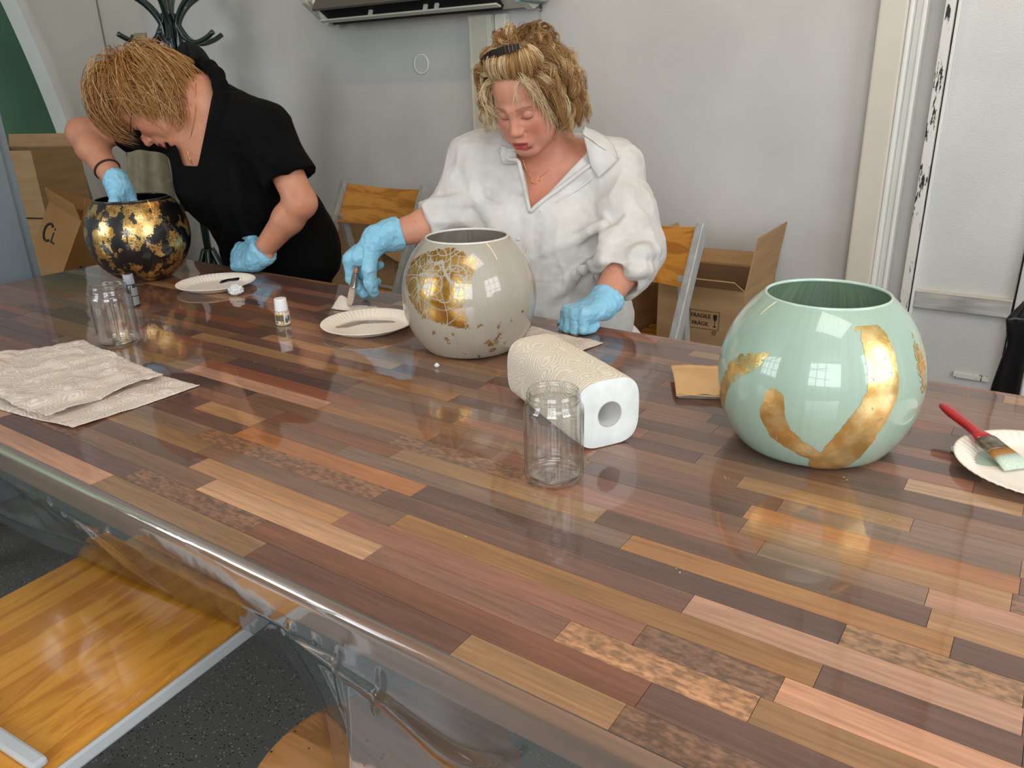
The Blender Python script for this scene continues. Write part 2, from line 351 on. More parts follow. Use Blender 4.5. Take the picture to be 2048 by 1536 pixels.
# ------------------------------------------------------------------ table
TX0, TX1, TY0, TY1, TZ = -2.552, 0.62, 0.452, 1.492, 0.75
tb = empty('work_table', ((TX0 + TX1) / 2, (TY0 + TY1) / 2, 0), 'long workshop table with a glossy top of mixed brown wooden staves', 'table')
def stave_mat(lace):
    g = G('stave_wood_figured' if lace else 'stave_wood'); g.set(Roughness=.55, Coat_Weight=1.0, Coat_Roughness=.05, Coat_IOR=1.6)
    oi = g.n('ShaderNodeObjectInfo'); ge = g.n('ShaderNodeNewGeometry'); mp = g.n('ShaderNodeMapping'); mp.inputs['Scale'].default_value = (9, 170, 60)
    ad = g.n('ShaderNodeVectorMath', operation='ADD'); mu = g.n('ShaderNodeVectorMath', operation='SCALE'); mu.inputs['Scale'].default_value = 9.0
    cx = g.n('ShaderNodeCombineXYZ'); g.l(oi.outputs['Random'], cx.inputs[0]); g.l(oi.outputs['Random'], cx.inputs[1]); g.l(cx.outputs[0], mu.inputs[0])
    g.l(ge.outputs['Position'], ad.inputs[0]); g.l(mu.outputs[0], ad.inputs[1]); g.l(ad.outputs[0], mp.inputs[0])
    nz = g.n('ShaderNodeTexNoise', i_Scale=1.0, i_Detail=7.0, i_Roughness=.65, i_Distortion=.4); g.l(mp.outputs[0], nz.inputs['Vector'])
    mr = g.n('ShaderNodeMapRange', i_1=.25, i_2=.75, i_3=.62, i_4=1.34); g.l(nz.outputs['Fac'], mr.inputs[0])
    m2 = g.n('ShaderNodeMapping'); m2.inputs['Scale'].default_value = (1.6, 22, 8); g.l(ad.outputs[0], m2.inputs[0])
    n2 = g.n('ShaderNodeTexNoise', i_Scale=1.0, i_Detail=2.0); g.l(m2.outputs[0], n2.inputs['Vector'])
    mr2 = g.n('ShaderNodeMapRange', i_1=.3, i_2=.7, i_3=.82, i_4=1.18); g.l(n2.outputs['Fac'], mr2.inputs[0])
    mm = g.n('ShaderNodeMath', operation='MULTIPLY'); g.l(mr.outputs[0], mm.inputs[0]); g.l(mr2.outputs[0], mm.inputs[1]); last = mm.outputs[0]
    if lace:
        m3 = g.n('ShaderNodeMapping'); m3.inputs['Scale'].default_value = (95, 190, 50); g.l(ad.outputs[0], m3.inputs[0])
        v = g.n('ShaderNodeTexNoise', i_Scale=1.0, i_Detail=2.0); g.l(m3.outputs[0], v.inputs['Vector'])
        mr3 = g.n('ShaderNodeMapRange', i_1=.38, i_2=.62, i_3=.62, i_4=1.28); g.l(v.outputs['Fac'], mr3.inputs[0])
        m4 = g.n('ShaderNodeMath', operation='MULTIPLY'); g.l(last, m4.inputs[0]); g.l(mr3.outputs[0], m4.inputs[1]); last = m4.outputs[0]
    sc = g.n('ShaderNodeVectorMath', operation='SCALE'); g.l(oi.outputs['Color'], sc.inputs[0]); g.l(last, sc.inputs['Scale'])
    g.l(sc.outputs[0], g.p.inputs['Base Color'])
    # the clear film over the wood is slightly wavy
    m5 = g.n('ShaderNodeMapping'); m5.inputs['Scale'].default_value = (5, 9, 1); g.l(ge.outputs['Position'], m5.inputs[0])
    n5 = g.n('ShaderNodeTexNoise', i_Scale=1.0, i_Detail=2.5); g.l(m5.outputs[0], n5.inputs['Vector'])
    b = g.n('ShaderNodeBump', i_Strength=.12, i_Distance=.012); g.l(n5.outputs['Fac'], b.inputs['Height']); g.l(b.outputs[0], g.p.inputs['Coat Normal'])
    return g.m
M_st, M_stl = stave_mat(False), stave_mat(True)
PAL = dict(tan=(160, 118, 78), ltan=(186, 142, 104), pink=(188, 140, 112), dark=(92, 62, 52), purple=(84, 58, 54), red=(126, 72, 48), brown=(118, 82, 60),
           yel=(150, 104, 58), org=(160, 102, 58), rose=(134, 88, 70), grey=(122, 94, 78), lace=(126, 88, 66), llace=(168, 124, 88))
LACE = {'lace', 'llace'}
def unit_stave():
    bm = bmesh.new(); bmesh.ops.create_cube(bm, size=1.0); me = bpy.data.meshes.new('stave'); bm.to_mesh(me); bm.free(); return me
me_a = unit_stave(); me_a.materials.append(M_st); me_b = unit_stave(); me_b.materials.append(M_stl)
SW = .0362; RY0 = .5003                      # stave width; upper edge of the first row
# staves read off the photograph: mid-line start and end, kind
SEEN = [(190, 965, 510, 1085, 'tan'), (510, 1100, 920, 1290, 'dark'), (925, 1275, 1260, 1400, 'tan'),
 (255, 950, 505, 1050, 'lace'), (510, 1052, 1275, 1370, 'red'), (1290, 1385, 1700, 1560, 'dark'), (0, 835, 250, 945, 'purple'),
 (409, 970, 728, 1103, 'ltan'), (150, 870, 400, 965, 'brown'), (740, 1110, 1113, 1264, 'rose'), (1117, 1268, 1500, 1410, 'llace'), (1510, 1415, 2000, 1580, 'tan'),
 (410, 919, 667, 1035, 'tan'), (150, 825, 400, 915, 'dark'), (675, 1040, 1262, 1272, 'rose'), (1270, 1281, 1545, 1382, 'lace'), (1555, 1385, 2047, 1540, 'pink'),
 (410, 897, 785, 1038, 'grey'), (150, 795, 400, 890, 'tan'), (790, 1045, 1620, 1355, 'yel'), (1632, 1362, 2047, 1500, 'dark'),
 (400, 867, 745, 990, 'lace'), (752, 994, 1360, 1214, 'dark'), (1368, 1218, 2047, 1440, 'pink'),
 (475, 865, 828, 980, 'org'), (833, 985, 1670, 1277, 'purple'), (1678, 1283, 2047, 1400, 'llace'), (230, 775, 470, 860, 'purple'),
 (506, 850, 668, 900, 'brown'), (675, 903, 1236, 1090, 'grey'), (1244, 1092, 1890, 1312, 'yel'), (1900, 1310, 2100, 1370, 'dark'),
 (540, 838, 780, 908, 'red'), (786, 910, 1185, 1040, 'tan'), (1193, 1040, 1850, 1238, 'dark'), (1856, 1242, 2060, 1305, 'tan'),
 (610, 838, 990, 950, 'ltan'), (1000, 950, 1230, 1030, 'brown'), (1240, 1030, 1500, 1105, 'org'), (1515, 1105, 1830, 1200, 'grey'), (1850, 1205, 2060, 1270, 'pink'),
 (640, 815, 860, 880, 'org'), (1000, 905, 1480, 1060, 'rose'), (1180, 915, 1480, 1010, 'dark'), (1495, 1020, 2040, 1170, 'org'),
 (930, 865, 1170, 935, 'brown'), (1080, 865, 1540, 1005, 'llace'), (1560, 1010, 2040, 1150, 'grey'), (1470, 975, 1820, 1060, 'tan'),
 (520, 770, 700, 815, 'org'), (480, 715, 700, 775, 'purple'), (710, 770, 900, 825, 'brown'), (660, 735, 910, 795, 'yel'), (790, 735, 960, 775, 'dark'), (500, 640, 660, 680, 'brown'),
 (1815, 960, 2047, 1020, 'ltan'), (1300, 860, 1440, 900, 'brown'), (1290, 820, 1440, 850, 'grey')]
rows = {}
for (x1, y1, x2, y2, kd) in SEEN:
    a, b = atz(x1, y1, TZ), atz(x2, y2, TZ); r = int(math.floor(((a[1] + b[1]) / 2 - RY0) / SW)) + 1
    L = rows.setdefault(r, [])
    if all(b[0] < q[0] + .01 or a[0] > q[1] - .01 for q in L): L.append((a[0], b[0], kd))
NR = int(math.ceil((TY1 - RY0) / SW)) + 1
kinds_near = ['tan', 'brown', 'dark', 'red', 'rose', 'grey', 'yel', 'purple', 'pink', 'lace']
kinds_far = ['brown', 'dark', 'red', 'purple', 'rose', 'grey', 'dark', 'brown', 'tan']
made = 0; rnd = random.Random(11)
for r in range(NR):
    y0 = max(TY0 + .012, RY0 + SW * (r - 1)); y1 = min(TY1, RY0 + SW * r)
    if y1 - y0 < .006: continue
    segs = sorted(rows.get(r, [])); out = []; x = TX0
    def fill(xa, xb):
        x = xa
        while x < xb - 1e-4:
            Ln = rnd.uniform(.24, .46); e = x + Ln
            if xb - e < .14: e = xb
            kd = rnd.choice(kinds_near if r < 11 else kinds_far)
            while out and kd == out[-1][2]: kd = rnd.choice(kinds_near if r < 11 else kinds_far)
            out.append((x, e, kd)); x = e
    for (a, b, kd) in segs:
        a = max(a, x)
        if b - a < .03: continue
        if a - x > .06: fill(x, a)
        elif out: out[-1] = (out[-1][0], a, out[-1][2])
        else: a = x
        out.append((a, b, kd)); x = b
    fill(x, TX1)
    for (a, b, kd) in out:
        c = (np.array(PAL[kd]) * .84 + np.array((140, 96, 68)) * .16) * rnd.uniform(.94, 1.10) * (np.array((1, 1, 1)) + (rnd.random() - .5) * np.array((.06, 0, -.06)))
        o = bpy.data.objects.new('stave', me_b if kd in LACE else me_a); link(o, tb); o.matrix_parent_inverse = tb.matrix_world.inverted()
        dz = rnd.uniform(0, .00025)
        o.location = ((a + b) / 2, (y0 + y1) / 2, TZ - .0125 - dz); o.scale = (b - a - .0005, y1 - y0 - .0005, .025)
        o.color = lin(*np.clip(c, 0, 255)); made += 1
print('staves', made)
M_edge = nmat('table_edge_wood', lin(84, 62, 48), lin(116, 88, 66), 1.0, .5, stretch=(4, 60, 60))
MB().box((TX0 + .003, TY0 + .011, TZ - .042), (TX1 - .003, TY1 - .003, TZ - .0255)).build('core', M_edge, tb)
pr = [(TY0 + .0115, TZ - .0008), (TY0 + .007, TZ - .002), (TY0 + .003, TZ - .005), (TY0 + .0005, TZ - .010), (TY0, TZ - .016), (TY0, TZ - .042), (TY0 + .0115, TZ - .042)]
Mx = np.eye(4); Mx[:3, 0] = (0, 1, 0); Mx[:3, 1] = (0, 0, 1); Mx[:3, 2] = (1, 0, 0); Mx[:3, 3] = (TX0, 0, 0)
MB().prism(pr, Mx, TX1 - TX0).build('front_lip', nmat('lip_wood', lin(140, 100, 72), lin(176, 130, 96), 1.0, .4, stretch=(3.0, 90, 60), Coat_Weight=.6, Coat_Roughness=.08), tb, angle=.6)
M_leg = pmat('dark_grey_steel', lin(52, 54, 56), .4, .5)
for x, ys in ((TX0 + .14, (TY0 + .16, TY1 - .12)), (-.95, (TY1 - .12,)), (TX1 - .14, (TY0 + .16, TY1 - .12))):
    for y in ys: MB().box((x - .03, y - .03, 0), (x + .03, y + .03, TZ - .043), bev=.004).build('leg', M_leg, tb)
MB().box((TX0 + .14, TY0 + .60, TZ - .09), (TX1 - .14, TY0 + .65, TZ - .043), bev=.003).build('beam', M_leg, tb)

# clear plastic film wrapped over the near edge and hanging down in front
def film():
    g = G('clear_plastic_film'); t = g.t; t.nodes.remove(g.p)
    tr = g.n('ShaderNodeBsdfTransparent'); tr.inputs[0].default_value = (.84, .85, .86, 1)
    gl = g.n('ShaderNodeBsdfGlossy'); gl.inputs['Roughness'].default_value = .06; gl.inputs[0].default_value = (.9, .92, .95, 1)
    df = g.n('ShaderNodeBsdfDiffuse'); df.inputs[0].default_value = lin(150, 152, 155)
    nz = g.n('ShaderNodeTexNoise', i_Scale=9.0, i_Detail=3.0); tc = g.n('ShaderNodeTexCoord'); g.l(tc.outputs['Object'], nz.inputs['Vector'])
    bp = g.n('ShaderNodeBump', i_Strength=.12, i_Distance=.01); g.l(nz.outputs['Fac'], bp.inputs['Height']); g.l(bp.outputs[0], gl.inputs['Normal'])
    fr = g.n('ShaderNodeFresnel', i_IOR=1.5); g.l(bp.outputs[0], fr.inputs['Normal'])
    mr = g.n('ShaderNodeMapRange', i_1=0.0, i_2=1.0, i_3=.015, i_4=.42); g.l(fr.outputs[0], mr.inputs[0])
    m1 = g.n('ShaderNodeMixShader'); m1.inputs[0].default_value = .09; g.l(tr.outputs[0], m1.inputs[1]); g.l(df.outputs[0], m1.inputs[2])
    m2 = g.n('ShaderNodeMixShader'); g.l(mr.outputs[0], m2.inputs[0]); g.l(m1.outputs[0], m2.inputs[1]); g.l(gl.outputs[0], m2.inputs[2])
    g.l(m2.outputs[0], g.out.inputs[0]); return g.m
nx, nzv = 900, 60
us = np.linspace(TX0, TX1, nx); V = []
zend_x = [-2.6, -1.44, -1.38, -.97, -.92, -.80, -.71, -.55, -.42, -.30, .0, .7]
zend_z = [.50, .480, .476, .474, .450, .455, .470, .4695, .4695, .47, .50, .50]
yend = [.475, .53, .545, .580, .600, .580, .535, .425, .415, .42, .44, .45]
for i, x in enumerate(us):
    ze = np.interp(x, zend_x, zend_z); ye = np.interp(x, zend_x, yend); wv = .007 * math.sin(x * 9 + 1.2) + .003 * math.sin(x * 23)
    for j in range(nzv):
        s = j / (nzv - 1)
        if s < .12:   q = s / .12; y, z = TY0 + .012 - .010 * math.sin(q * PI / 2) - .0035 * q, TZ + .0012 - .012 * (1 - math.cos(q * PI / 2))
        else:
            q = (s - .12) / .88; z = TZ - .0108 + (ze - TZ + .0108) * q; f = max(0, q - .10) / .90; y0 = TY0 - .0015
            y = y0 + (ye - y0) * f ** 1.15
            nn = abs(2 * float(vnoise(np.array([[x * 5, q * 2.0, 0]]))[0]) - 1); env = math.sin(PI * min(f * 1.05, 1)) 
            y += env * (wv * .7 - .010 * max(0, .16 - nn) / .16)
            if f < .12: y = min(y, y0)
        V.append((x, y, z))
# sharp creases pressed into the film
V = np.array(V); cre = [[(0, 1032), (48, 1012), (95, 985), (150, 1000)], [(58, 990), (78, 1045), (112, 1078), (138, 1052), (95, 960)], [(115, 1108), (160, 1085), (212, 1070), (240, 1036)], [(498, 1290), (540, 1264), (590, 1256), (614, 1214)], [(618, 1212), (640, 1240), (648, 1268), (662, 1248)],
       [(700, 1250), (690, 1330), (705, 1390)], [(528, 1300), (560, 1360), (590, 1400)], [(20, 1080), (70, 1110), (125, 1128)], [(760, 1290), (780, 1340), (770, 1400)]]
dm = np.full(len(V), 9.0)
for c_ in cre:
    P_ = spline([at(a, b, .462) for a, b in c_], 22)[:, [0, 2]]
    for i in range(21):
        ab = P_[i + 1] - P_[i]; Q_ = V[:, [0, 2]] - P_[i]; t_ = np.clip(Q_ @ ab / max(ab @ ab, 1e-9), 0, 1); dm = np.minimum(dm, np.linalg.norm(Q_ - t_[:, None] * ab, axis=1))
V[:, 1] -= .0028 * np.exp(-(dm / .0035) ** 2) * (V[:, 2] < TZ - .05)
Fq = np.array([(i * nzv + j, (i + 1) * nzv + j, (i + 1) * nzv + j + 1, i * nzv + j + 1) for i in range(nx - 1) for j in range(nzv - 1)])
fo = mobj('plastic_film', V, Fq, film()); tag(fo, 'clear crinkled plastic film hanging over the near edge of the table', 'plastic sheet')
# ------------------------------------------------------------------ globe vases
def vase_prof(R, Rz, hb, ht):
    zc = hb; out = []
    for t in np.linspace(-hb, ht, 60):
        out.append((R * math.sqrt(max(1 - (t / Rz) ** 2, 0)), zc + t))
    return out
def paint_mat(name, c1, c2, streak=.5):
    g = G(name); g.set(Roughness=.38, Coat_Weight=1.0, Coat_Roughness=.015, Coat_IOR=1.52)
    tc = g.n('ShaderNodeTexCoord'); 
    # brush strokes run up and down the globe: noise in (angle, height)
    se = g.n('ShaderNodeSeparateXYZ'); g.l(tc.outputs['Object'], se.inputs[0])
    an = g.n('ShaderNodeAttribute', attribute_name='ang'); cx = g.n('ShaderNodeCombineXYZ')
    m = g.n('ShaderNodeMath', operation='MULTIPLY'); m.inputs[1].default_value = 13; g.l(an.outputs['Fac'], m.inputs[0]); g.l(m.outputs[0], cx.inputs[0])
    m2 = g.n('ShaderNodeMath', operation='MULTIPLY'); m2.inputs[1].default_value = 7; g.l(se.outputs['Z'], m2.inputs[0]); g.l(m2.outputs[0], cx.inputs[1])
    nz = g.n('ShaderNodeTexNoise', i_Scale=1.0, i_Detail=5.0, i_Roughness=.6); g.l(cx.outputs[0], nz.inputs['Vector'])
    cr = g.n('ShaderNodeValToRGB'); e = cr.color_ramp.elements; e[0].position = .5 - streak / 2; e[1].position = .5 + streak / 2; e[0].color = c1; e[1].color = c2
    g.l(nz.outputs['Fac'], cr.inputs[0]); g.l(cr.outputs[0], g.p.inputs['Base Color']); return g.m
def gold_mat(name, c1, c2, rough=.24):
    g = G(name); g.set(Metallic=.78, Roughness=rough + .08, Coat_Weight=.8, Coat_Roughness=.02)
    tc = g.n('ShaderNodeTexCoord'); nz = g.n('ShaderNodeTexNoise', i_Scale=38.0, i_Detail=6.0); g.l(tc.outputs['Object'], nz.inputs['Vector'])
    cr = g.n('ShaderNodeValToRGB'); e = cr.color_ramp.elements; e[0].position = .38; e[1].position = .62; e[0].color = c1; e[1].color = c2
    g.l(nz.outputs['Fac'], cr.inputs[0]); g.l(cr.outputs[0], g.p.inputs['Base Color'])
    n2 = g.n('ShaderNodeTexNoise', i_Scale=120.0, i_Detail=4.0); g.l(tc.outputs['Object'], n2.inputs['Vector'])
    b = g.n('ShaderNodeBump', i_Strength=.25, i_Distance=.0015); g.l(n2.outputs['Fac'], b.inputs['Height']); g.l(b.outputs[0], g.p.inputs['Normal']); return g.m
M_glassedge = pmat('clear_glass_edge', lin(196, 210, 200), .05, 0, Transmission_Weight=.6, IOR=1.5)
VS = {}
def make_vase(key, x, y, R, Rz, hb, ht, m, label, rimtint):
    root = empty('globe_vase', (x, y, TZ + .0005), label, 'vase', 'painted glass globe vases')
    pr = vase_prof(R, Rz, hb, ht); th = .0045; seg = 96
    inner = [(max(r - th, .004), z + (th if i == 0 else 0)) for i, (r, z) in enumerate(pr)]
    prof = [(0.002, .004), (pr[0][0] * .6, .003), (pr[0][0] * .93, 0.0)] + pr[1:]
    def lathe_obj(prof, name, mt):
        V = []; n = len(prof); ang = []
        for r, z in prof:
            for j in range(seg): 
                a = 2 * PI * j / seg; V.append((x + r * math.cos(a), y + r * math.sin(a), TZ + z + .0005)); ang.append(a)
        Fc = np.array([(i * seg + j, i * seg + (j + 1) % seg, (i + 1) * seg + (j + 1) % seg, (i + 1) * seg + j) for i in range(n - 1) for j in range(seg)])
        o = mobj(name, V, Fc, mt, root, True)
        at_ = o.data.attributes.new('ang', 'FLOAT', 'POINT')
        at_.data.foreach_set('value', np.array([2.2 * math.cos(a) + .9 * math.sin(2 * a + 1) + 1.3 * math.sin(a) for a in ang], np.float32)); return o
    lathe_obj(prof, 'outer_glass', m[0])
    lathe_obj(inner[::-1] + [(0.002, .006)], 'inner_paint', m[1])
    ro, zt = pr[-1]; rm = ro - th / 2
    MB().tube([(x + rm * math.cos(a), y + rm * math.sin(a), TZ + zt + .0008) for a in np.linspace(0, 2 * PI, 97)], th * .56, 8, False).build('rim', rimtint, root, True)
    VS[key] = (root, x, y, R, Rz, TZ + hb + .0005, TZ + zt)
    return root
mg = (paint_mat('sage_paint', lin(152, 176, 156), lin(170, 194, 176), .8), paint_mat('sage_paint_inside', lin(136, 164, 126), lin(186, 208, 188), .6))
mw = (paint_mat('warm_grey_paint', lin(166, 157, 142), lin(178, 169, 154), .7), paint_mat('warm_grey_paint_inside', lin(160, 148, 134), lin(204, 196, 184), .6))
mk = (paint_mat('black_paint', lin(7, 7, 8), lin(12, 12, 13), .6), paint_mat('black_paint_inside', lin(10, 10, 11), lin(20, 20, 21), .6))
make_vase('green', -.2505, 1.140, .1435, .1512, .104, .121, mg, 'pale sage green globe vase with curling gold leaf band, right end of the table', pmat('green_rim', lin(190, 212, 198), .12, 0, Coat_Weight=1.0))
make_vase('grey', -.974, 1.240, .1390, .1500, .112, .119, mw, 'warm grey globe vase with scratched square gold leaf patch in front of the seated woman', pmat('grey_rim', lin(222, 218, 208), .15, 0, Coat_Weight=1.0))
make_vase('black', -2.222, 1.271, .1432, .1460, .132, .1025, mk, 'black globe vase blotched with gold leaf in front of the standing woman', pmat('black_rim', lin(40, 38, 34), .12, 0, Coat_Weight=1.0))

def to_vase(key, pts):       # photograph points -> (unit direction) on that globe
    _, x, y, R, Rz, zc, zt = VS[key]; S = np.array([R, R, Rz]); out = []
    for px, py in pts:
        d = RW @ np.array([px - 1024., py - 768., F]); o = (CAM - np.array([x, y, zc])) / S; dd = d / S
        a, b, c = dd @ dd, 2 * o @ dd, o @ o - 1; q = b * b - 4 * a * c
        t = (-b - math.sqrt(q)) / (2 * a) if q > 0 else -b / (2 * a)
        u = o + t * dd; out.append(u / np.linalg.norm(u))
    return np.array(out)
def globe_patch(key, mask, cen, ext, res, m, name, label=None):
    """mask(U,T,W): U angle offset*R, T height metres -> bool; patch laid 0.4 mm proud of the globe"""
    root, x, y, R, Rz, zc, zt = VS[key]
    a0 = math.atan2(cen[1], cen[0]); 
    nu = int(2 * ext[0] / res); u = np.linspace(-ext[0], ext[0], nu); tmin, tmax = ext[1]
    nt = int((tmax - tmin) / res); tt = np.linspace(tmin, tmax, nt)          # tt: polar parameter, metres of arc
    U, T = np.meshgrid(u, tt, indexing='ij'); an = a0 + U / R; ph = T / R
    D = np.stack([np.cos(an) * np.cos(ph), np.sin(an) * np.cos(ph), np.sin(ph)], -1)
    k = 1 + .0005 / R; P = np.stack([x + D[..., 0] * R * k, y + D[..., 1] * R * k, zc + D[..., 2] * Rz * k], -1)
    mk_ = mask(D, P) & (P[..., 2] < zt - .004) & (P[..., 2] > TZ + .003)
    ii, jj = np.nonzero(mk_[:-1, :-1] & mk_[1:, 1:] & mk_[1:, :-1] & mk_[:-1, 1:])
    idx = np.arange(nu * nt).reshape(nu, nt); Fq = np.stack([idx[ii, jj], idx[ii + 1, jj], idx[ii + 1, jj + 1], idx[ii, jj + 1]], 1)
    used, inv = np.unique(Fq, return_inverse=True); V = P.reshape(-1, 3)[used]
    o = mobj(name, V, inv.reshape(-1, 4), m, root, True)
    if label: o['label'] = label
    return o
def seg_dist(D, pts, rad):    # signed "inside" of a stroke of varying half-width along unit-sphere polyline
    best = np.full(D.shape[:-1], -9.0)
    for i in range(len(pts) - 1):
        a, b = pts[i], pts[i + 1]; ab = b - a; L = ab @ ab
        t = np.clip(((D - a) @ ab) / max(L, 1e-9), 0, 1); d = np.linalg.norm(D - (a + t[..., None] * ab), axis=-1)
        best = np.maximum(best, rad[i] + (rad[i + 1] - rad[i]) * t - d)
    return best
M_gold = gold_mat('gold_leaf', lin(222, 176, 98), lin(250, 220, 154), .22)
M_gold2 = gold_mat('gold_leaf_deep', lin(176, 124, 38), lin(216, 168, 84), .17)
# green vase: S-shaped band
_, vx, vy, vR, vRz, vzc, vzt = VS['green']; px2 = 1564 / 1.235 * vR     # photo px per unit globe radius
bandA = to_vase('green', [(1736, 645), (1752, 680), (1762, 716), (1768, 752), (1766, 790), (1750, 825), (1722, 862), (1694, 900), (1672, 920), (1655, 928)])
rA = np.array([13, 23, 25, 26, 27, 28, 30, 32, 32, 28]) / px2 * 1.12
bandB = to_vase('green', [(1548, 798), (1544, 830), (1560, 866), (1590, 890), (1628, 910), (1668, 926)]); rB = np.array([15, 20, 18, 15, 12, 10]) / px2 * 1.2
bandC = to_vase('green', [(1536, 708), (1508, 722), (1482, 730), (1462, 745), (1450, 770), (1444, 805), (1450, 832)]); rC = np.array([4, 14, 19, 17, 15, 13, 8]) / px2 * 1.05
bandD = to_vase('green', [(1822, 665), (1834, 700), (1842, 730), (1848, 765)]); rD = np.array([3, 10, 17, 16]) / px2 * 1.1
bandE = to_vase('green', [(1712, 660), (1722, 648), (1735, 640)]); rE = np.array([4, 6, 8]) / px2
def mask_green(D, P):
    n = (vnoise(P, 420) - .5) * .012 + (vnoise(P, 120, 7) - .5) * .022 + (vnoise(P, 1500, 3) - .5) * .008
    s = np.maximum.reduce([seg_dist(D, bandA, rA), seg_dist(D, bandB, rB), seg_dist(D, bandD, rD) - .05 * (vnoise(P, 300, 2) > .6), seg_dist(D, bandE, rE)])
    sC = seg_dist(D, bandC, rC); rough = np.clip((vnoise(P * np.array([1, 1, 3.0]), 260, 5) - .62) * .8, 0, 1)
    s = np.maximum(s, sC - rough * .35)
    crack = (np.abs(vnoise(P, 55, 21) - .5) < .004) & (vnoise(P, 90, 4) > .62)
    return (s + n > 0) & ~crack
globe_patch('green', mask_green, np.array((.30, -.95)), (.215, (-.135, .11)), .00085, M_gold, 'gold_leaf', 'curling gold leaf band on pale green glass')
# grey vase: square patch with scratched lines, plus flecks
q = to_vase('grey', [(850, 505), (905, 494), (958, 520), (945, 560), (940, 590), (928, 612), (940, 659), (900, 652), (845, 636), (820, 600), (812, 560), (825, 520)])
cenG = q.mean(0); cenG /= np.linalg.norm(cenG); eu = np.cross((0, 0, 1), cenG); eu /= np.linalg.norm(eu); ev = np.cross(cenG, eu)
poly = np.stack([q @ eu, q @ ev], 1)
def in_poly(X, Y, poly):
    ins = np.zeros(X.shape, bool); j = len(poly) - 1
    for i in range(len(poly)):
        xi, yi = poly[i]; xj, yj = poly[j]
        c = ((yi > Y) != (yj > Y)) & (X < (xj - xi) * (Y - yi) / (yj - yi + 1e-12) + xi); ins ^= c; j = i
    return ins
scr = []
r5 = np.random.default_rng(12)
for k in range(34):           # scratched loops and lines
    c0 = np.array([r5.uniform(-.45, .42), r5.uniform(-.30, .50)]); a = r5.uniform(0, 2 * PI); pts = [c0]; cur = r5.uniform(-9, 9)
    for i in range(int(r5.integers(8, 26))):
        a += cur * .045 + r5.normal(0, .12); pts.append(pts[-1] + .045 * np.array([math.cos(a), math.sin(a)]))
    scr.append((np.array(pts), r5.uniform(.0035, .0065)))
for k in range(9):            # long drips running down
    x0 = r5.uniform(-.35, .38); pts = [np.array([x0 + .05 * math.sin(i * .7 + k), .35 - i * .085]) for i in range(12)]; scr.append((np.array(pts), .0045))
scr.append((np.array([[-.10, .28], [.0, .33], [.06, .20], [.14, .10], [.26, .0]]), .018)); scr.append((np.array([[-.33, .14], [-.22, .16], [-.13, .10]]), .016)); scr.append((np.array([[-.25, -.02], [-.16, .02]]), .022))
def mask_grey(D, P):
    X = D @ eu; Y = D @ ev
    wob = (vnoise(P, 300) - .5) * .05 + (vnoise(P, 1100) - .5) * .03
    right = np.clip((X - .18) / .3, 0, 1)
    ins = in_poly(X + wob * (1 - .5 * (X < .1)), Y + wob * .8, poly) & (D @ cenG > 0)
    ins &= ~((vnoise(P, 1300, 9) > .93 - .36 * right * (Y > -.35)))
    lines = np.zeros(X.shape, bool)
    for pts, wd in scr:
        lo = pts.min(0) - .03; hi = pts.max(0) + .03; b = (X > lo[0]) & (X < hi[0]) & (Y > lo[1]) & (Y < hi[1])
        if not b.any(): continue
        Q = np.stack([X[b], Y[b]], -1); dm = np.full(len(Q), 9.0)
        for i in range(len(pts) - 1):
            ab = pts[i + 1] - pts[i]; t = np.clip(((Q - pts[i]) @ ab) / (ab @ ab), 0, 1); dm = np.minimum(dm, np.linalg.norm(Q - (pts[i] + t[:, None] * ab), axis=1))
        lines[b] |= dm < wd
    ins &= ~lines
    return ins
fleck = [(to_vase('grey', [p])[0], r) for p, r in (((868, 665), .022), ((893, 678), .03), ((896, 682), .028), ((905, 668), .018), ((957, 653), .016), ((963, 650), .014), ((996, 655), .034), ((1000, 668), .034), ((994, 682), .05), ((975, 684), .045), ((983, 688), .05), ((1010, 686), .02), ((1044, 622), .014), ((985, 700), .035), ((960, 712), .03), ((930, 708), .02), ((1022, 640), .008), ((1003, 648), .02))]
def to_flecks(D, P):
    n = vnoise(P, 330, 3); s = np.zeros(D.shape[:-1], bool)
    for c, r in fleck: s |= (np.linalg.norm(D - c, axis=-1) + (n - .5) * .085 < r)
    return s & (vnoise(P, 900, 1) < .72)
fo_ = globe_patch('grey', lambda D, P: to_flecks(D, P) & ~mask_grey(D, P), cenG, (.20, (-.135, .125)), .00065, M_gold2, 'gold_flecks', 'ragged gold flecks below the square'); fo_['kind'] = 'stuff'
globe_patch('grey', mask_grey, cenG, (.20, (-.135, .125)), .00065, M_gold2, 'gold_leaf', 'scratched square of gold leaf')
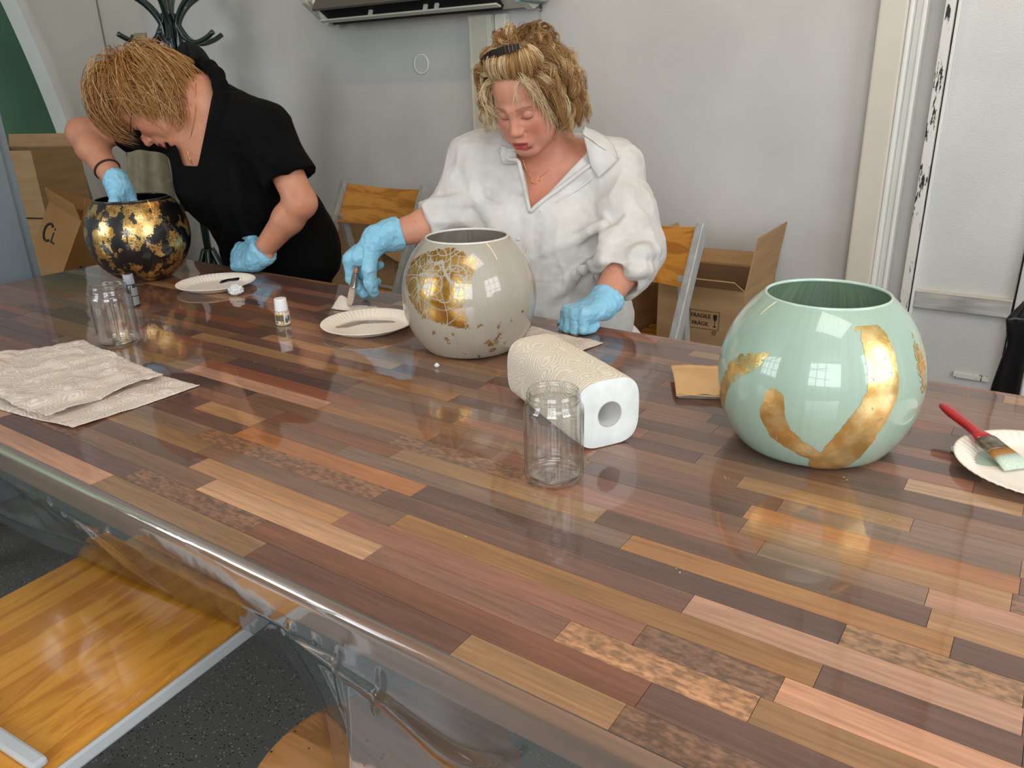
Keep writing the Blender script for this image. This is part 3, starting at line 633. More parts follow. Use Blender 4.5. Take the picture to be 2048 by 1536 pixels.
# black vase: blotches all round
kb = [(to_vase('black', [p])[0], r, s) for p, r, s in (((292, 408), .20, 1), ((308, 432), .26, 1), ((290, 448), .30, 1), ((262, 452), .20, 1), ((208, 448), .26, 1), ((222, 430), .2, 1), ((200, 478), .26, 1), ((205, 505), .22, 1), ((222, 530), .20, 1),
      ((256, 478), .22, 1), ((268, 488), .20, 1), ((240, 500), .14, 1), ((314, 498), .14, 1), ((318, 505), .12, 1), ((268, 535), .18, 1), ((275, 530), .16, 1), ((358, 520), .22, 1), ((350, 530), .20, 1), ((362, 490), .22, 1), ((330, 455), .12, 1), ((172, 470), .2, 1), ((245, 400), .12, 1), ((352, 470), .12, 1), ((260, 425), .16, 1))]
def mask_black(D, P):
    Q = P * np.array([1, 1, 1.0]); n = (vnoise(Q, 45) - .5) * .36 + (vnoise(Q * np.array((1, 1, .6)), 120, 4) - .5) * .22 + (vnoise(Q, 480, 2) - .5) * .13
    s = np.full(D.shape[:-1], -9.0)
    for c, r, k in kb: s = np.maximum(s, r - np.linalg.norm(D - c, axis=-1) * np.where(np.abs(D[..., 2] - c[2]) > 0, 1.0, 1.0))
    back = (D @ np.array([.868, -.497, 0]) < .05) * ((vnoise(P, 22, 8) - .55) * 1.2)
    return (np.maximum(s, back) + n > .035) & (vnoise(Q, 1000, 6) < .84)
globe_patch('black', mask_black, np.array((.868, -.497)), (.44, (-.17, .145)), .0010, gold_mat('gold_leaf_dark', lin(186, 140, 66), lin(226, 188, 118), .22), 'gold_leaf', 'irregular gold leaf blotches on black glass')
# ------------------------------------------------------------------ things on the table
Z0 = TZ + .0006
def glass_mat():
    g = G('clear_glass'); t = g.t; t.nodes.remove(g.p)
    lw = g.n('ShaderNodeLayerWeight', i_Blend=.35); cr = g.n('ShaderNodeValToRGB'); e = cr.color_ramp.elements; e[0].position = .62; e[1].position = .97; e[0].color = (.988, .994, .99, 1); e[1].color = (.26, .34, .27, 1)
    g.l(lw.outputs['Facing'], cr.inputs[0]); tr = g.n('ShaderNodeBsdfTransparent'); g.l(cr.outputs[0], tr.inputs[0])
    gl = g.n('ShaderNodeBsdfGlossy'); gl.inputs['Roughness'].default_value = .01; pw = g.n('ShaderNodeMath', operation='POWER'); pw.inputs[1].default_value = 3.0; l2 = g.n('ShaderNodeLayerWeight', i_Blend=.5); g.l(l2.outputs['Facing'], pw.inputs[0]); fr = g.n('ShaderNodeMapRange', i_1=0.0, i_2=1.0, i_3=.075, i_4=.85); g.l(pw.outputs[0], fr.inputs[0])
    mx = g.n('ShaderNodeMixShader'); g.l(fr.outputs[0], mx.inputs[0]); g.l(tr.outputs[0], mx.inputs[1]); g.l(gl.outputs[0], mx.inputs[2]); g.l(mx.outputs[0], g.out.inputs[0]); return g.m
M_gl = glass_mat()
def jar(x, y, R, H, label, rot=0.0):
    root = empty('glass_jar', (x, y, Z0), label, 'jar', 'empty glass jars on the table')
    seg = 144; nf = 24
    outer = [(0.001, .003), (R * .70, .0028), (R * .80, 0.0), (R * .93, .002), (R * .985, .007), (R, .014), (R, .025), (R, .045), (R * .992, .060), (R, .098), (R, .110), (R, .118), (R * .985, .123), (R * .93, .128), (R * .86, .130), (R * .845, .1315), (R * .845, .134), (R * .895, .135), (R * .895, .138), (R * .85, .139), (R * .845, .1415), (R * .875, .1425), (R * .875, .145), (R * .845, .1465), (R * .838, .1495), (R * .82, .1505)]
    k = H / .1505; t = .0028
    inner = [(R * .79, .150), (R * .785, .146), (R * .79, .132), (R * .90, .124), (R - t, .116), (R - t, .100), (R - t - .0005, .060), (R - t, .025), (R - t - .001, .013), (R * .86, .008), (R * .5, .0065), (0.001, .0075)]
    prof = [(r, z * k) for r, z in outer + inner]
    def facet(a, i):
        if i in (6, 7) or i in (9, 10):      # pressed panels round the shoulder and the foot
            u = (a * nf / (2 * PI)) % 1.0; return 1.0 - (.034 if .14 < u < .86 else 0.0)
        return 1.0
    prof2 = prof
    V = []; n = len(prof2)
    for i, (r, z) in enumerate(prof2):
        for j in range(seg):
            a = 2 * PI * j / seg; f = facet(a, i) if i < len(outer) else 1.0
            V.append((x + r * f * math.cos(a + rot), y + r * f * math.sin(a + rot), Z0 + z))
    Fc = np.array([(i * seg + j, i * seg + (j + 1) % seg, (i + 1) * seg + (j + 1) % seg, (i + 1) * seg + j) for i in range(n - 1) for j in range(seg)])
    split = len(outer)
    mobj('jar_body', V, Fc, M_gl, root, True)
    return root
jar(-.5165, .829, .0415, .132, 'empty clear glass jar standing in front of the kitchen roll')
jar(-1.660, .856, .0425, .136, 'empty clear glass jar standing behind the paper towels at left')

# paper towels: thin sheets with slight waves
def emboss(name, c1, c2, scale):
    g = G(name); g.set(Roughness=.9)
    tc = g.n('ShaderNodeTexCoord'); vo = g.n('ShaderNodeTexVoronoi', i_Scale=scale, feature='F1'); 
    mp = g.n('ShaderNodeMapping'); g.l(tc.outputs['UV'], mp.inputs[0]); nz = g.n('ShaderNodeTexNoise', i_Scale=scale * 1.3); g.l(mp.outputs[0], nz.inputs['Vector'])
    mx = g.n('ShaderNodeMix', data_type='VECTOR'); mx.inputs['Factor'].default_value = .012 ; g.l(mp.outputs[0], mx.inputs['A']); g.l(nz.outputs['Color'], mx.inputs['B']); g.l(mx.outputs['Result'], vo.inputs['Vector'])
    m = g.n('ShaderNodeMath', operation='MULTIPLY'); m.inputs[1].default_value = 52; g.l(vo.outputs['Distance'], m.inputs[0])
    s = g.n('ShaderNodeMath', operation='SINE'); g.l(m.outputs[0], s.inputs[0])
    cr = g.n('ShaderNodeValToRGB'); e = cr.color_ramp.elements; e[0].position = .55; e[1].position = .80; e[0].color = c1; e[1].color = c2
    mr = g.n('ShaderNodeMapRange', i_1=-1, i_2=1, i_3=0, i_4=1); g.l(s.outputs[0], mr.inputs[0]); g.l(mr.outputs[0], cr.inputs[0]); g.l(cr.outputs[0], g.p.inputs['Base Color'])
    b = g.n('ShaderNodeBump', i_Strength=.5, i_Distance=.0012); g.l(mr.outputs[0], b.inputs['Height']); g.l(b.outputs[0], g.p.inputs['Normal']); return g.m
M_towel = emboss('embossed_paper_towel', lin(214, 196, 182), lin(230, 218, 206), 26.0)
def sheet(name, corners, z, m, label, cat, group=None, amp=.003, seed=0, curl=0.0, n=60, uv=1.0, fold=0.0):
    c = np.array(corners, float)      # four xy corners in order
    V = []; UV = []
    for i in range(n):
        for j in range(n):
            s, t = i / (n - 1), j / (n - 1)
            p = (1 - s) * (1 - t) * c[0] + s * (1 - t) * c[1] + s * t * c[2] + (1 - s) * t * c[3]
            e = min(s, t, 1 - s, 1 - t)
            P = np.array([[p[0], p[1], 0]])
            h = amp * max(0, float(vnoise(P, 30, seed)[0]) - .42) * 2.6 * min(1, e * 9 + .15) + .35 * amp * abs(2 * float(vnoise(P * np.array([1, .45, 1]), 95, seed + 5)[0]) - 1)
            h += curl * max(0, .10 - e) * (float(vnoise(P, 22, seed + 2)[0]) - .35)
            p = p + (1 - min(1, e * 40)) * .0016 * (vnoise(P, 160, seed)[0] - .5)
            V.append((p[0], p[1], z + .0006 + max(h, 0))); UV.append((p[0] * uv, p[1] * uv))
    Fq = np.array([(i * n + j, (i + 1) * n + j, (i + 1) * n + j + 1, i * n + j + 1) for i in range(n - 1) for j in range(n - 1)])
    o = mobj(name, V, Fq, m, None, True)
    ul = o.data.uv_layers.new(name='UV'); arr = np.array(UV, np.float32)[Fq.ravel()]; ul.data.foreach_set('uv', arr.ravel())
    md = o.modifiers.new('thick', 'SOLIDIFY'); md.thickness = .0005; md.offset = 1
    return tag(o, label, cat, group)
px = lambda a, b: atz(a, b, TZ)[:2]
sheet('paper_towel', [px(-120, 790), px(148, 860), px(400, 773), px(130, 712)], Z0, M_towel, 'flat embossed paper towel, lower sheet of the pair by the near edge', 'paper towel', 'paper towels lying on the table', .0035, 3, .05)
sheet('paper_towel', [px(-150, 740), px(96, 848), px(330, 762), px(170, 690)], Z0 + .0075, M_towel, 'rumpled embossed paper towel lying on top of the pair at left', 'paper towel', 'paper towels lying on the table', .0075, 9, .10, 90)
# the pair of sheets is held apart by the rumples of the lower one
sheet('paper_towel', [px(1014, 728), px(1115, 722), px(1206, 688), px(1062, 655)], Z0, M_towel, 'white paper towel lying under the warm grey globe vase', 'paper towel', 'paper towels lying on the table', .004, 14, .05)

# kitchen roll: soft rounded-square roll lying on its side
ra = np.array([-.500, .957]); rdir = np.array([-.86, .51]); rdir /= np.linalg.norm(rdir)
L = .245; W2 = .0545
kr = empty('kitchen_roll', (ra[0], ra[1], Z0), 'thick kitchen roll lying on its side behind the front jar', 'kitchen roll')
side = np.array([rdir[1], -rdir[0]]);    # horizontal across
def sq(a, w=W2, p=3.4): 
    c, s = math.cos(a), math.sin(a); r = (abs(c) ** p + abs(s) ** p) ** (-1 / p); return w * r * c, w * r * s
seg = 96; V = []; UV = []; ns = 26
for i in range(ns):
    t = i / (ns - 1); e = min(t, 1 - t) * L; k = 1 - .02 * max(0, 1 - e / .008) ** 2
    for j in range(seg):
        a = 2 * PI * j / seg; u, v = sq(a + .10 * math.sin(t * 2)); u *= k * (1.0 + .02 * math.sin(t * 5)); v *= k
        v2 = max(v, -W2 * .985); P = ra + rdir * L * t + side * u
        V.append((P[0], P[1], Z0 + W2 * .985 + v2)); UV.append((a * W2 * 1.12, t * L))
Fq = np.array([(i * seg + j, i * seg + (j + 1) % seg, (i + 1) * seg + (j + 1) % seg, (i + 1) * seg + j) for i in range(ns - 1) for j in range(seg)])
ow = mobj('outer_sheet', V, Fq, emboss('embossed_roll_paper', lin(222, 208, 188), lin(234, 224, 206), 24.0), kr, True)
ul = ow.data.uv_layers.new(name='UV'); ul.data.foreach_set('uv', np.array(UV, np.float32)[Fq.ravel()].ravel())
M_tissue = nmat('soft_white_paper', lin(218, 222, 220), lin(230, 233, 231), 40, .9, bump=.25, bscale=300, dist=.001)
rc = .0205
for t in (0, 1):
    V = []; 
    for ring in range(7):
        f = ring / 6
        for j in range(seg):
            a = 2 * PI * j / seg; u, v = sq(a); v = max(v, -W2 * .985); cu, cv = rc * math.cos(a), rc * math.sin(a)
            uu, vv = cu + (u * .985 - cu) * f, cv + (v * .985 - cv) * f
            off = (-1 if t == 0 else 1) * (.0035 * (1 - f ** 3)) ; P = ra + rdir * (L * t + off) + side * uu
            V.append((P[0], P[1], Z0 + W2 * .985 + vv))
    Fq = np.array([(i * seg + j, i * seg + (j + 1) % seg, (i + 1) * seg + (j + 1) % seg, (i + 1) * seg + j) for i in range(6) for j in range(seg)])
    mobj('end_face', V, Fq, M_tissue, kr, True)
P0, P1 = ra - rdir * .004, ra + rdir * (L + .002)
tube = MB()
V = []
for P, in ((P0,), (P1,)):
    for r in (rc, rc - .0012):
        for j in range(48):
            a = 2 * PI * j / 48; V.append((P[0] + side[0] * r * math.cos(a), P[1] + side[1] * r * math.cos(a), Z0 + W2 * .985 + r * math.sin(a)))
Fc = []
for j in range(48):
    k = (j + 1) % 48; Fc += [(j, k, 96 + k, 96 + j), (48 + k, 48 + j, 144 + j, 144 + k), (j, 48 + j, 48 + k, k), (96 + j, 96 + k, 144 + k, 144 + j)]
tube.add(V, Fc).build('cardboard_core', pmat('grey_core', lin(176, 174, 172), .85), kr, True)

# paper plates
M_plate = nmat('cream_paper', lin(240, 228, 212), lin(246, 236, 222), 12, .6)
def plate(cx, cy, R, label, tilt=(0, 0), rot=0.0, oval=1.0, mat=None):
    root = empty('paper_plate', (cx, cy, Z0), label, 'paper plate', 'paper plates on the table')
    seg = 240; prof = [(.002, .0012), (R * .50, .0012), (R * .72, .0014), (R * .77, .004), (R * .82, .0085), (R * .90, .0125), (R * .97, .0155), (R, .0165), (R * 1.004, .0152), (R * .985, .0142), (R * .90, .0112), (R * .81, .0070), (R * .755, .0018), (R * .72, .0002), (R * .4, 0), (.002, 0)]
    V = []
    for i, (r, z) in enumerate(prof):
        for j in range(seg):
            a = 2 * PI * j / seg; fl = .0011 * math.sin(a * 60) if (.77 <= r / R < .99) else 0
            q = r / R; lift = (q ** 2) * (tilt[0] * math.cos(a) + tilt[1] * math.sin(a)); lift = max(lift, 0)
            ca, sa = math.cos(a), math.sin(a) * oval
            V.append((cx + r * (ca * math.cos(rot) - sa * math.sin(rot)), cy + r * (ca * math.sin(rot) + sa * math.cos(rot)), Z0 + z + fl + lift))
    Fc = np.array([(i * seg + j, i * seg + (j + 1) % seg, (i + 1) * seg + (j + 1) % seg, (i + 1) * seg + j) for i in range(len(prof) - 1) for j in range(seg)])
    mobj('plate_body', V, Fc, mat or M_plate, root, True); return root
def smear(pts, wid, z, m, root, name='paint_smear', h=.0012, label=None):
    c = spline(np.array(pts), 30); wv = np.interp(np.linspace(0, 1, 30), np.linspace(0, 1, len(wid)), wid); V = []
    T = np.gradient(c, axis=0); T /= np.linalg.norm(T, axis=1)[:, None]; N = np.stack([-T[:, 1], T[:, 0]], 1)
    for i in range(30):
        for j in range(9):
            s = j / 8 * 2 - 1; ww = wv[i] * (1 + .3 * (vnoise(np.array([[c[i, 0], c[i, 1], s]]), 160)[0] - .5)); p = c[i] + N[i] * ww * s
            V.append((p[0], p[1], z + h * max(0, 1 - s * s) * min(1, min(i, 29 - i) / 2.0)))
    Fq = np.array([(i * 9 + j, (i + 1) * 9 + j, (i + 1) * 9 + j + 1, i * 9 + j + 1) for i in range(29) for j in range(8)])
    o = mobj(name, V, Fq, m, root, True); 
    if label: o['label'] = label
    return o
p1 = plate(-1.927, 1.300, .1075, 'cream paper plate with a black paint streak beside the standing woman\'s glove', rot=.25)
zp = Z0 + .0016
q = lambda a, b, z=zp: atz(a, b, z)[:2]
smear([q(440, 566), q(455, 562), q(470, 560), q(482, 558), q(487, 560)], [.006, .008, .010, .011, .005], zp, pmat('wet_black_paint', lin(18, 24, 24), .12, 0, Coat_Weight=1.0), p1, h=.006, label='wet black paint streak')
p2 = plate(-1.262, 1.226, .1075, 'cream paper plate with a grey-beige paint smear left of the grey globe vase', rot=.3)
smear([q(672, 655), q(692, 651), q(715, 645), q(745, 643), q(775, 643), q(790, 644)], [.006, .016, .018, .014, .009, .004], zp, pmat('wet_taupe_paint', lin(160, 140, 120), .3, 0, Coat_Weight=.5), p2, label='grey-beige paint smear')
p3 = plate(.045, 1.185, .1090, 'cream paper plate with pale green paint under the red-handled brush', rot=.2)
smear([q(1908, 905), q(1925, 903), q(1945, 908), q(1965, 915), q(1985, 912), q(1992, 918)], [.006, .020, .028, .028, .02, .008], zp, pmat('wet_sage_paint', lin(176, 196, 178), .25, 0, Coat_Weight=.6), p3, label='pale green paint puddle')

# red-handled brush lying across the third plate
a, b = atz(1882, 808, TZ + .040), atz(2028, 925, Z0 + .011)
br = empty('flat_brush', ((a[0] + b[0]) / 2, (a[1] + b[1]) / 2, Z0), 'red-handled flat paint brush resting on the right-hand paper plate', 'paint brush')
d = (b - a); Lb = np.linalg.norm(d); d /= Lb
sx = np.cross(d, (0, 0, 1)); sx /= np.linalg.norm(sx); up = np.cross(sx, d)
def loft(secs, name, m, root, p=2.6, seg=24):   # secs: (t, half width, half thickness, lift)
    V = []
    for t, wv, hv, lf in secs:
        for j in range(seg):
            an = 2 * PI * j / seg; c, s = math.cos(an), math.sin(an); r = (abs(c) ** p + abs(s) ** p) ** (-1 / p)
            V.append(a + d * Lb * t + sx * wv * r * c + up * (hv * r * s + lf))
    n = len(secs); Fc = [(i * seg + j, i * seg + (j + 1) % seg, (i + 1) * seg + (j + 1) % seg, (i + 1) * seg + j) for i in range(n - 1) for j in range(seg)]
    Fc += [tuple(range(seg))[::-1], tuple((n - 1) * seg + j for j in range(seg))]
    return mobj(name, V, Fc, m, root, True)
loft([(0, .003, .002, 0), (.02, .006, .004, 0), (.08, .0082, .005, 0), (.18, .0095, .0058, 0), (.30, .008, .0058, 0), (.42, .0068, .0055, 0), (.52, .0085, .006, 0), (.58, .013, .006, 0), (.64, .0155, .006, 0)], 'handle', pmat('red_lacquer', lin(176, 22, 32), .25, 0, Coat_Weight=.6), br)
loft([(.63, .0165, .0066, 0), (.645, .017, .007, 0), (.80, .0175, .0062, 0), (.815, .0175, .0062, 0)], 'ferrule', nmat('stained_tin', lin(88, 82, 74), lin(160, 150, 136), 60, .35, .8), br)
loft([(.81, .0168, .0055, 0), (.90, .0185, .0050, 0), (.905, .0185, .005, 0)], 'bristle_root', nmat('amber_bristle', lin(150, 96, 40), lin(196, 140, 70), 4, .6, stretch=(300, 300, 20)), br, 4)
loft([(.90, .0184, .005, 0), (.97, .020, .0040, -.001), (1.06, .0215, .0016, -.004)], 'bristle_tip', nmat('pale_green_bristle', lin(160, 178, 160), lin(214, 226, 210), 4, .6, stretch=(400, 400, 10)), br, 4)

# small bottles
def cyl_obj(name, prof, c, m, root, seg=40, angle=.6): return MB().lathe(prof, c, seg).build(name, m, root, angle=angle)
bx, by = atz(563, 652, TZ)[:2]; bx -= .006; by += .011
pb = empty('paint_bottle', (bx, by, Z0), 'small pearl paint bottle with a white cap in the middle of the table', 'paint bottle')
cyl_obj('bottle_body', [(.001, 0), (.0155, 0), (.0172, .002), (.0172, .030), (.0160, .033), (.0120, .0345), (.0120, .037)], (bx, by, Z0), pmat('pearl_paint', lin(196, 182, 160), .25, 0, Coat_Weight=.8), pb)
cyl_obj('cap', [(.001, .0345), (.0152, .0345), (.0155, .036), (.0140, .062), (.0132, .0630), (.001, .0630)], (bx, by, Z0), pmat('white_plastic', lin(240, 240, 238), .3), pb)
def wrap(root, c, R, z0, z1, a0, a1, m, name, n=24):
    V = []; 
    for i in range(n + 1):
        an = a0 + (a1 - a0) * i / n
        for z in (z0, z1): V.append((c[0] + R * math.cos(an), c[1] + R * math.sin(an), c[2] + z))
    return mobj(name, V, np.array([(2 * i, 2 * i + 2, 2 * i + 3, 2 * i + 1) for i in range(n)]), m, root, True)
toc = math.atan2(-by, -bx)
wrap(pb, (bx, by, Z0), .01735, .004, .029, toc - 1.15, toc + .15, pmat('label_brown', lin(128, 112, 92), .5), 'label')
wrap(pb, (bx, by, Z0), .01735, .004, .029, toc + .15, toc + 1.2, pmat('label_white', lin(228, 222, 210), .5), 'label')
M_yel = pmat('label_yellow', lin(226, 182, 70), .5); M_blk = pmat('print_black', lin(28, 28, 28), .6)
wrap(pb, (bx, by, Z0), .01755, .0265, .029, toc - 1.15, toc + .15, M_yel, 'label_band')
wrap(pb, (bx, by, Z0), .01755, .005, .010, toc - .25, toc + .05, M_yel, 'label_band'); wrap(pb, (bx, by, Z0), .01755, .005, .012, toc - 1.1, toc - .3, pmat('label_pale', lin(222, 216, 204), .5), 'label_band')
bars = MB()
for k in range(7):
    an = toc + .32 + k * .06; Rv = .0176
    bars.bar((bx + Rv * math.cos(an), by + Rv * math.sin(an), Z0 + .007), (bx + Rv * math.cos(an), by + Rv * math.sin(an), Z0 + .017 + .004 * (k % 3)), .0005 + .0003 * (k % 2), .0003, (math.cos(an), math.sin(an), 0), 0)
for k in range(4):
    an = toc + .78 + k * .07; bars.bar((bx + .0176 * math.cos(an), by + .0176 * math.sin(an), Z0 + .010), (bx + .0176 * math.cos(an), by + .0176 * math.sin(an), Z0 + .026 - .003 * (k % 2)), .0007, .0003, (math.cos(an), math.sin(an), 0), 0)
for k in range(9):
    z = .0130 + k * .0014
    for an in np.arange(toc - 1.0, toc + .0, .11): bars.bar((bx + .01755 * math.cos(an), by + .01755 * math.sin(an), Z0 + z), (bx + .01755 * math.cos(an + .07), by + .01755 * math.sin(an + .07), Z0 + z), .0003, .0005, (0, 0, 1), 0)
for an in (toc - .95, toc - .75): bars.bar((bx + .0177 * math.cos(an), by + .0177 * math.sin(an), Z0 + .006), (bx + .0177 * math.cos(an), by + .0177 * math.sin(an), Z0 + .011), .0022, .0003, (math.cos(an), math.sin(an), 0), 0)
bars.build('label_print', M_blk, pb)
kx, ky = -1.945, 1.060
kb_ = empty('paint_bottle', (kx, ky, Z0), 'small black paint bottle with a clear cap between the back jar and the black vase', 'paint bottle')
cyl_obj('bottle_body', [(.001, 0), (.0150, 0), (.0165, .002), (.0165, .052), (.0150, .057), (.0100, .059), (.0100, .062)], (kx, ky, Z0), pmat('dark_bottle', lin(38, 40, 42), .25, 0, Coat_Weight=.7), kb_)
cyl_obj('cap', [(.001, .059), (.0128, .059), (.0132, .061), (.0125, .084), (.0118, .085), (.001, .085)], (kx, ky, Z0), pmat('frosted_cap', lin(178, 184, 192), .3, 0, Transmission_Weight=.35), kb_)
MB().lathe([(.001, .0852), (.0085, .0852), (.0085, .0862), (.001, .0862)], (kx, ky, Z0), 24).build('cap_disc', M_blk, kb_)
tk = math.atan2(-ky, -kx)
M_lg = pmat('label_grey', lin(150, 150, 152), .5)
wrap(kb_, (kx, ky, Z0), .01665, .030, .050, tk + .05, tk + 1.2, M_lg, 'label'); wrap(kb_, (kx, ky, Z0), .01665, .006, .027, tk + .05, tk + 1.2, M_lg, 'label')
lb = MB()
for z in (.0335, .037, .0405, .044, .047, .010, .0135, .017, .0205, .024):
    for an in np.arange(tk + .15, tk + 1.1, .16): lb.bar((kx + .0168 * math.cos(an), ky + .0168 * math.sin(an), Z0 + z), (kx + .0168 * math.cos(an + .10), ky + .0168 * math.sin(an + .10), Z0 + z), .0003, .0009, (0, 0, 1), 0)
lb.build('label_print', M_blk, kb_)

# crumpled paper
def crumple(name, c, r, m, label, cat, seed, sub=4, squash=.85, sp=1.0):
    bm = bmesh.new(); bmesh.ops.create_icosphere(bm, subdivisions=sub, radius=1.0)
    P = np.array([v.co[:] for v in bm.verts]); 
    d = .78 + .42 * np.abs(2 * vnoise(P, 1.6 * sp, seed) - 1) + .30 * np.abs(2 * vnoise(P, 3.4 * sp, seed + 4) - 1) + .12 * np.abs(2 * vnoise(P, 8, seed) - 1)
    P = P * d[:, None] * np.array(r) * .82; P[:, 2] *= squash; P[:, 2] -= P[:, 2].min(); P += np.array(c)
    Fc = np.array([[v.index for v in f.verts] for f in bm.faces]); bm.free()
    return tag(mobj(name, P, Fc, m, None, False), label, cat)
c = atz(470, 590, TZ); crumple('crumpled_tissue', (c[0] + .002, c[1] + .004, Z0), (.0245, .022, .020), M_tissue, 'crumpled white tissue ball touching the plate near the standing woman', 'tissue', 2)
c = atz(873, 736, TZ); crumple('paper_scrap', (c[0], c[1] + .002, Z0), (.0062, .005, .0065), pmat('foil_white', lin(225, 225, 228), .35), 'tiny crumpled white scrap on the table in front of the grey vase', 'paper scrap', 5, 2)
M_wet = nmat('damp_beige_cloth', lin(214, 196, 180), lin(232, 218, 204), 30, .7)
c = atz(686, 622, TZ)
def rag():
    n = 46; V = []; c0 = np.array([-1.400, 1.330]); ax = np.array([.90, .42])
    ax /= np.linalg.norm(ax); ay = np.array([-ax[1], ax[0]])
    for i in range(n):
        for j in range(n):
            s, t = i / (n - 1) * 2 - 1, j / (n - 1) * 2 - 1
            r = math.hypot(s, t) + 1e-6; k = max(abs(s), abs(t)) / r; u, v = s * k, t * k
            P = np.array([[u, v, 0]]); h = .030 * math.exp(-((u + .62) / .26) ** 2 - (v / .55) ** 2) * (.6 + .8 * float(vnoise(P, 3.1, 4)[0])) + .0035 * abs(2 * float(vnoise(P, 4.2, 1)[0]) - 1)
            edge = max(0, 1 - (u * u + v * v)); e = 1 + .25 * (float(vnoise(P, 2.0, 8)[0]) - .5)
            p = c0 + ax * u * .062 * e + ay * v * .024 * e; V.append((p[0], p[1], Z0 + .0007 + h * min(1, edge * 4)))
    Fq = np.array([(i * n + j, (i + 1) * n + j, (i + 1) * n + j + 1, i * n + j + 1) for i in range(n - 1) for j in range(n - 1)])
    o = mobj('damp_cloth', V, Fq, M_wet, None, True); md = o.modifiers.new('thick', 'SOLIDIFY'); md.thickness = .0006; md.offset = 1
    tag(o, 'small damp beige cloth rumpled behind the middle paper plate', 'cloth')
rag()
# folded sandpaper-like card
def card():
    A0, A1 = atz(1352, 800, TZ), atz(1448, 803, TZ); e = A1 - A0; n = 26; V = []
    dep = atz(1342, 728, TZ + .02) - A0; dep[2] = 0
    for i in range(n):
        for j in range(n):
            s, t = i / (n - 1), j / (n - 1)
            h = .006 + .010 * math.sin(PI * min(1, t * 1.1)) + .010 * t * t + .0016 * math.sin(s * 6) * (1 - t)
            p = A0 + e * s * 1.05 + dep * t * (1 + .03 * math.sin(s * 5)); V.append((p[0], p[1] + .0012 * math.sin(s * 21) * (t > .97), Z0 + h + .003 * s))
    Fq = np.array([(i * n + j, (i + 1) * n + j, (i + 1) * n + j + 1, i * n + j + 1) for i in range(n - 1) for j in range(n - 1)])
    root = empty('folded_sandpaper', (A0[0] + .05, A0[1] + .02, Z0), 'curled tan sheet of sandpaper leaning beside the green vase', 'sandpaper')
    o = mobj('sheet', V, Fq, nmat('tan_paper', lin(216, 170, 118), lin(226, 184, 134), 14, .75), root, True); md = o.modifiers.new('t', 'SOLIDIFY'); md.thickness = .0008; md.offset = 1
    V = []
    for i in range(n):
        for j in range(6):
            s, t = i / (n - 1), j / 5
            p = A0 + e * s * 1.05 + np.array([0, .0010 + .008 * (1 - t), 0]); hh = (.0062 + .003 * s + .004 * abs(math.sin(s * 7 + 1)))
            V.append((p[0], p[1], Z0 + hh * t))
    Fq = np.array([(i * 6 + j, (i + 1) * 6 + j, (i + 1) * 6 + j + 1, i * 6 + j + 1) for i in range(n - 1) for j in range(5)])
    o = mobj('grit_edge', V, Fq, nmat('grey_grit', lin(150, 142, 130), lin(186, 178, 166), 90, .8), root, True); o['label'] = 'grey torn edge'
card()
# gold leaf crumbs scattered over the table
fl = MB(); r9 = np.random.default_rng(4)
spots = [(194, 878), (265, 886), (560, 740), (545, 788), (476, 745), (505, 730), (1300, 680), (610, 628), (700, 612), (905, 765), (947, 738), (550, 898), (1448, 958), (1728, 1043), (1795, 1043), (1352, 1143), (927, 1078), (835, 955), (1690, 960), (300, 640), (330, 655), (345, 560), (560, 600), (640, 580), (1860, 790), (1930, 790), (1040, 742), (420, 720), (450, 700), (940, 850), (770, 770), (1010, 705), (180, 590), (120, 605), (90, 585), (230, 560)]
for sx_, sy_ in spots:
    for k in range(int(r9.integers(1, 4))):
        p = atz(sx_ + r9.normal(0, 6), sy_ + r9.normal(0, 4), TZ); s = r9.uniform(.0008, .0020); an = r9.uniform(0, PI)
        V = [(p[0] + s * math.cos(an + t) * (1, .6, .9, .5)[i], p[1] + s * math.sin(an + t) * (1, .6, .9, .5)[i], Z0 + .0003 + .0008 * (i % 2)) for i, t in enumerate((0, 1.5, 3.2, 4.6))]
        V += [(v[0], v[1], v[2] + .0003) for v in V]; fl.add(V, [(3, 2, 1, 0), (4, 5, 6, 7), (0, 1, 5, 4), (1, 2, 6, 5), (2, 3, 7, 6), (3, 0, 4, 7)])
o = fl.build('gold_leaf_crumbs', pmat('gold_crumb', lin(226, 190, 120), .3, .8)); tag(o, 'scattered tiny crumbs of gold leaf on the table top', 'gold crumbs', None, 'stuff')
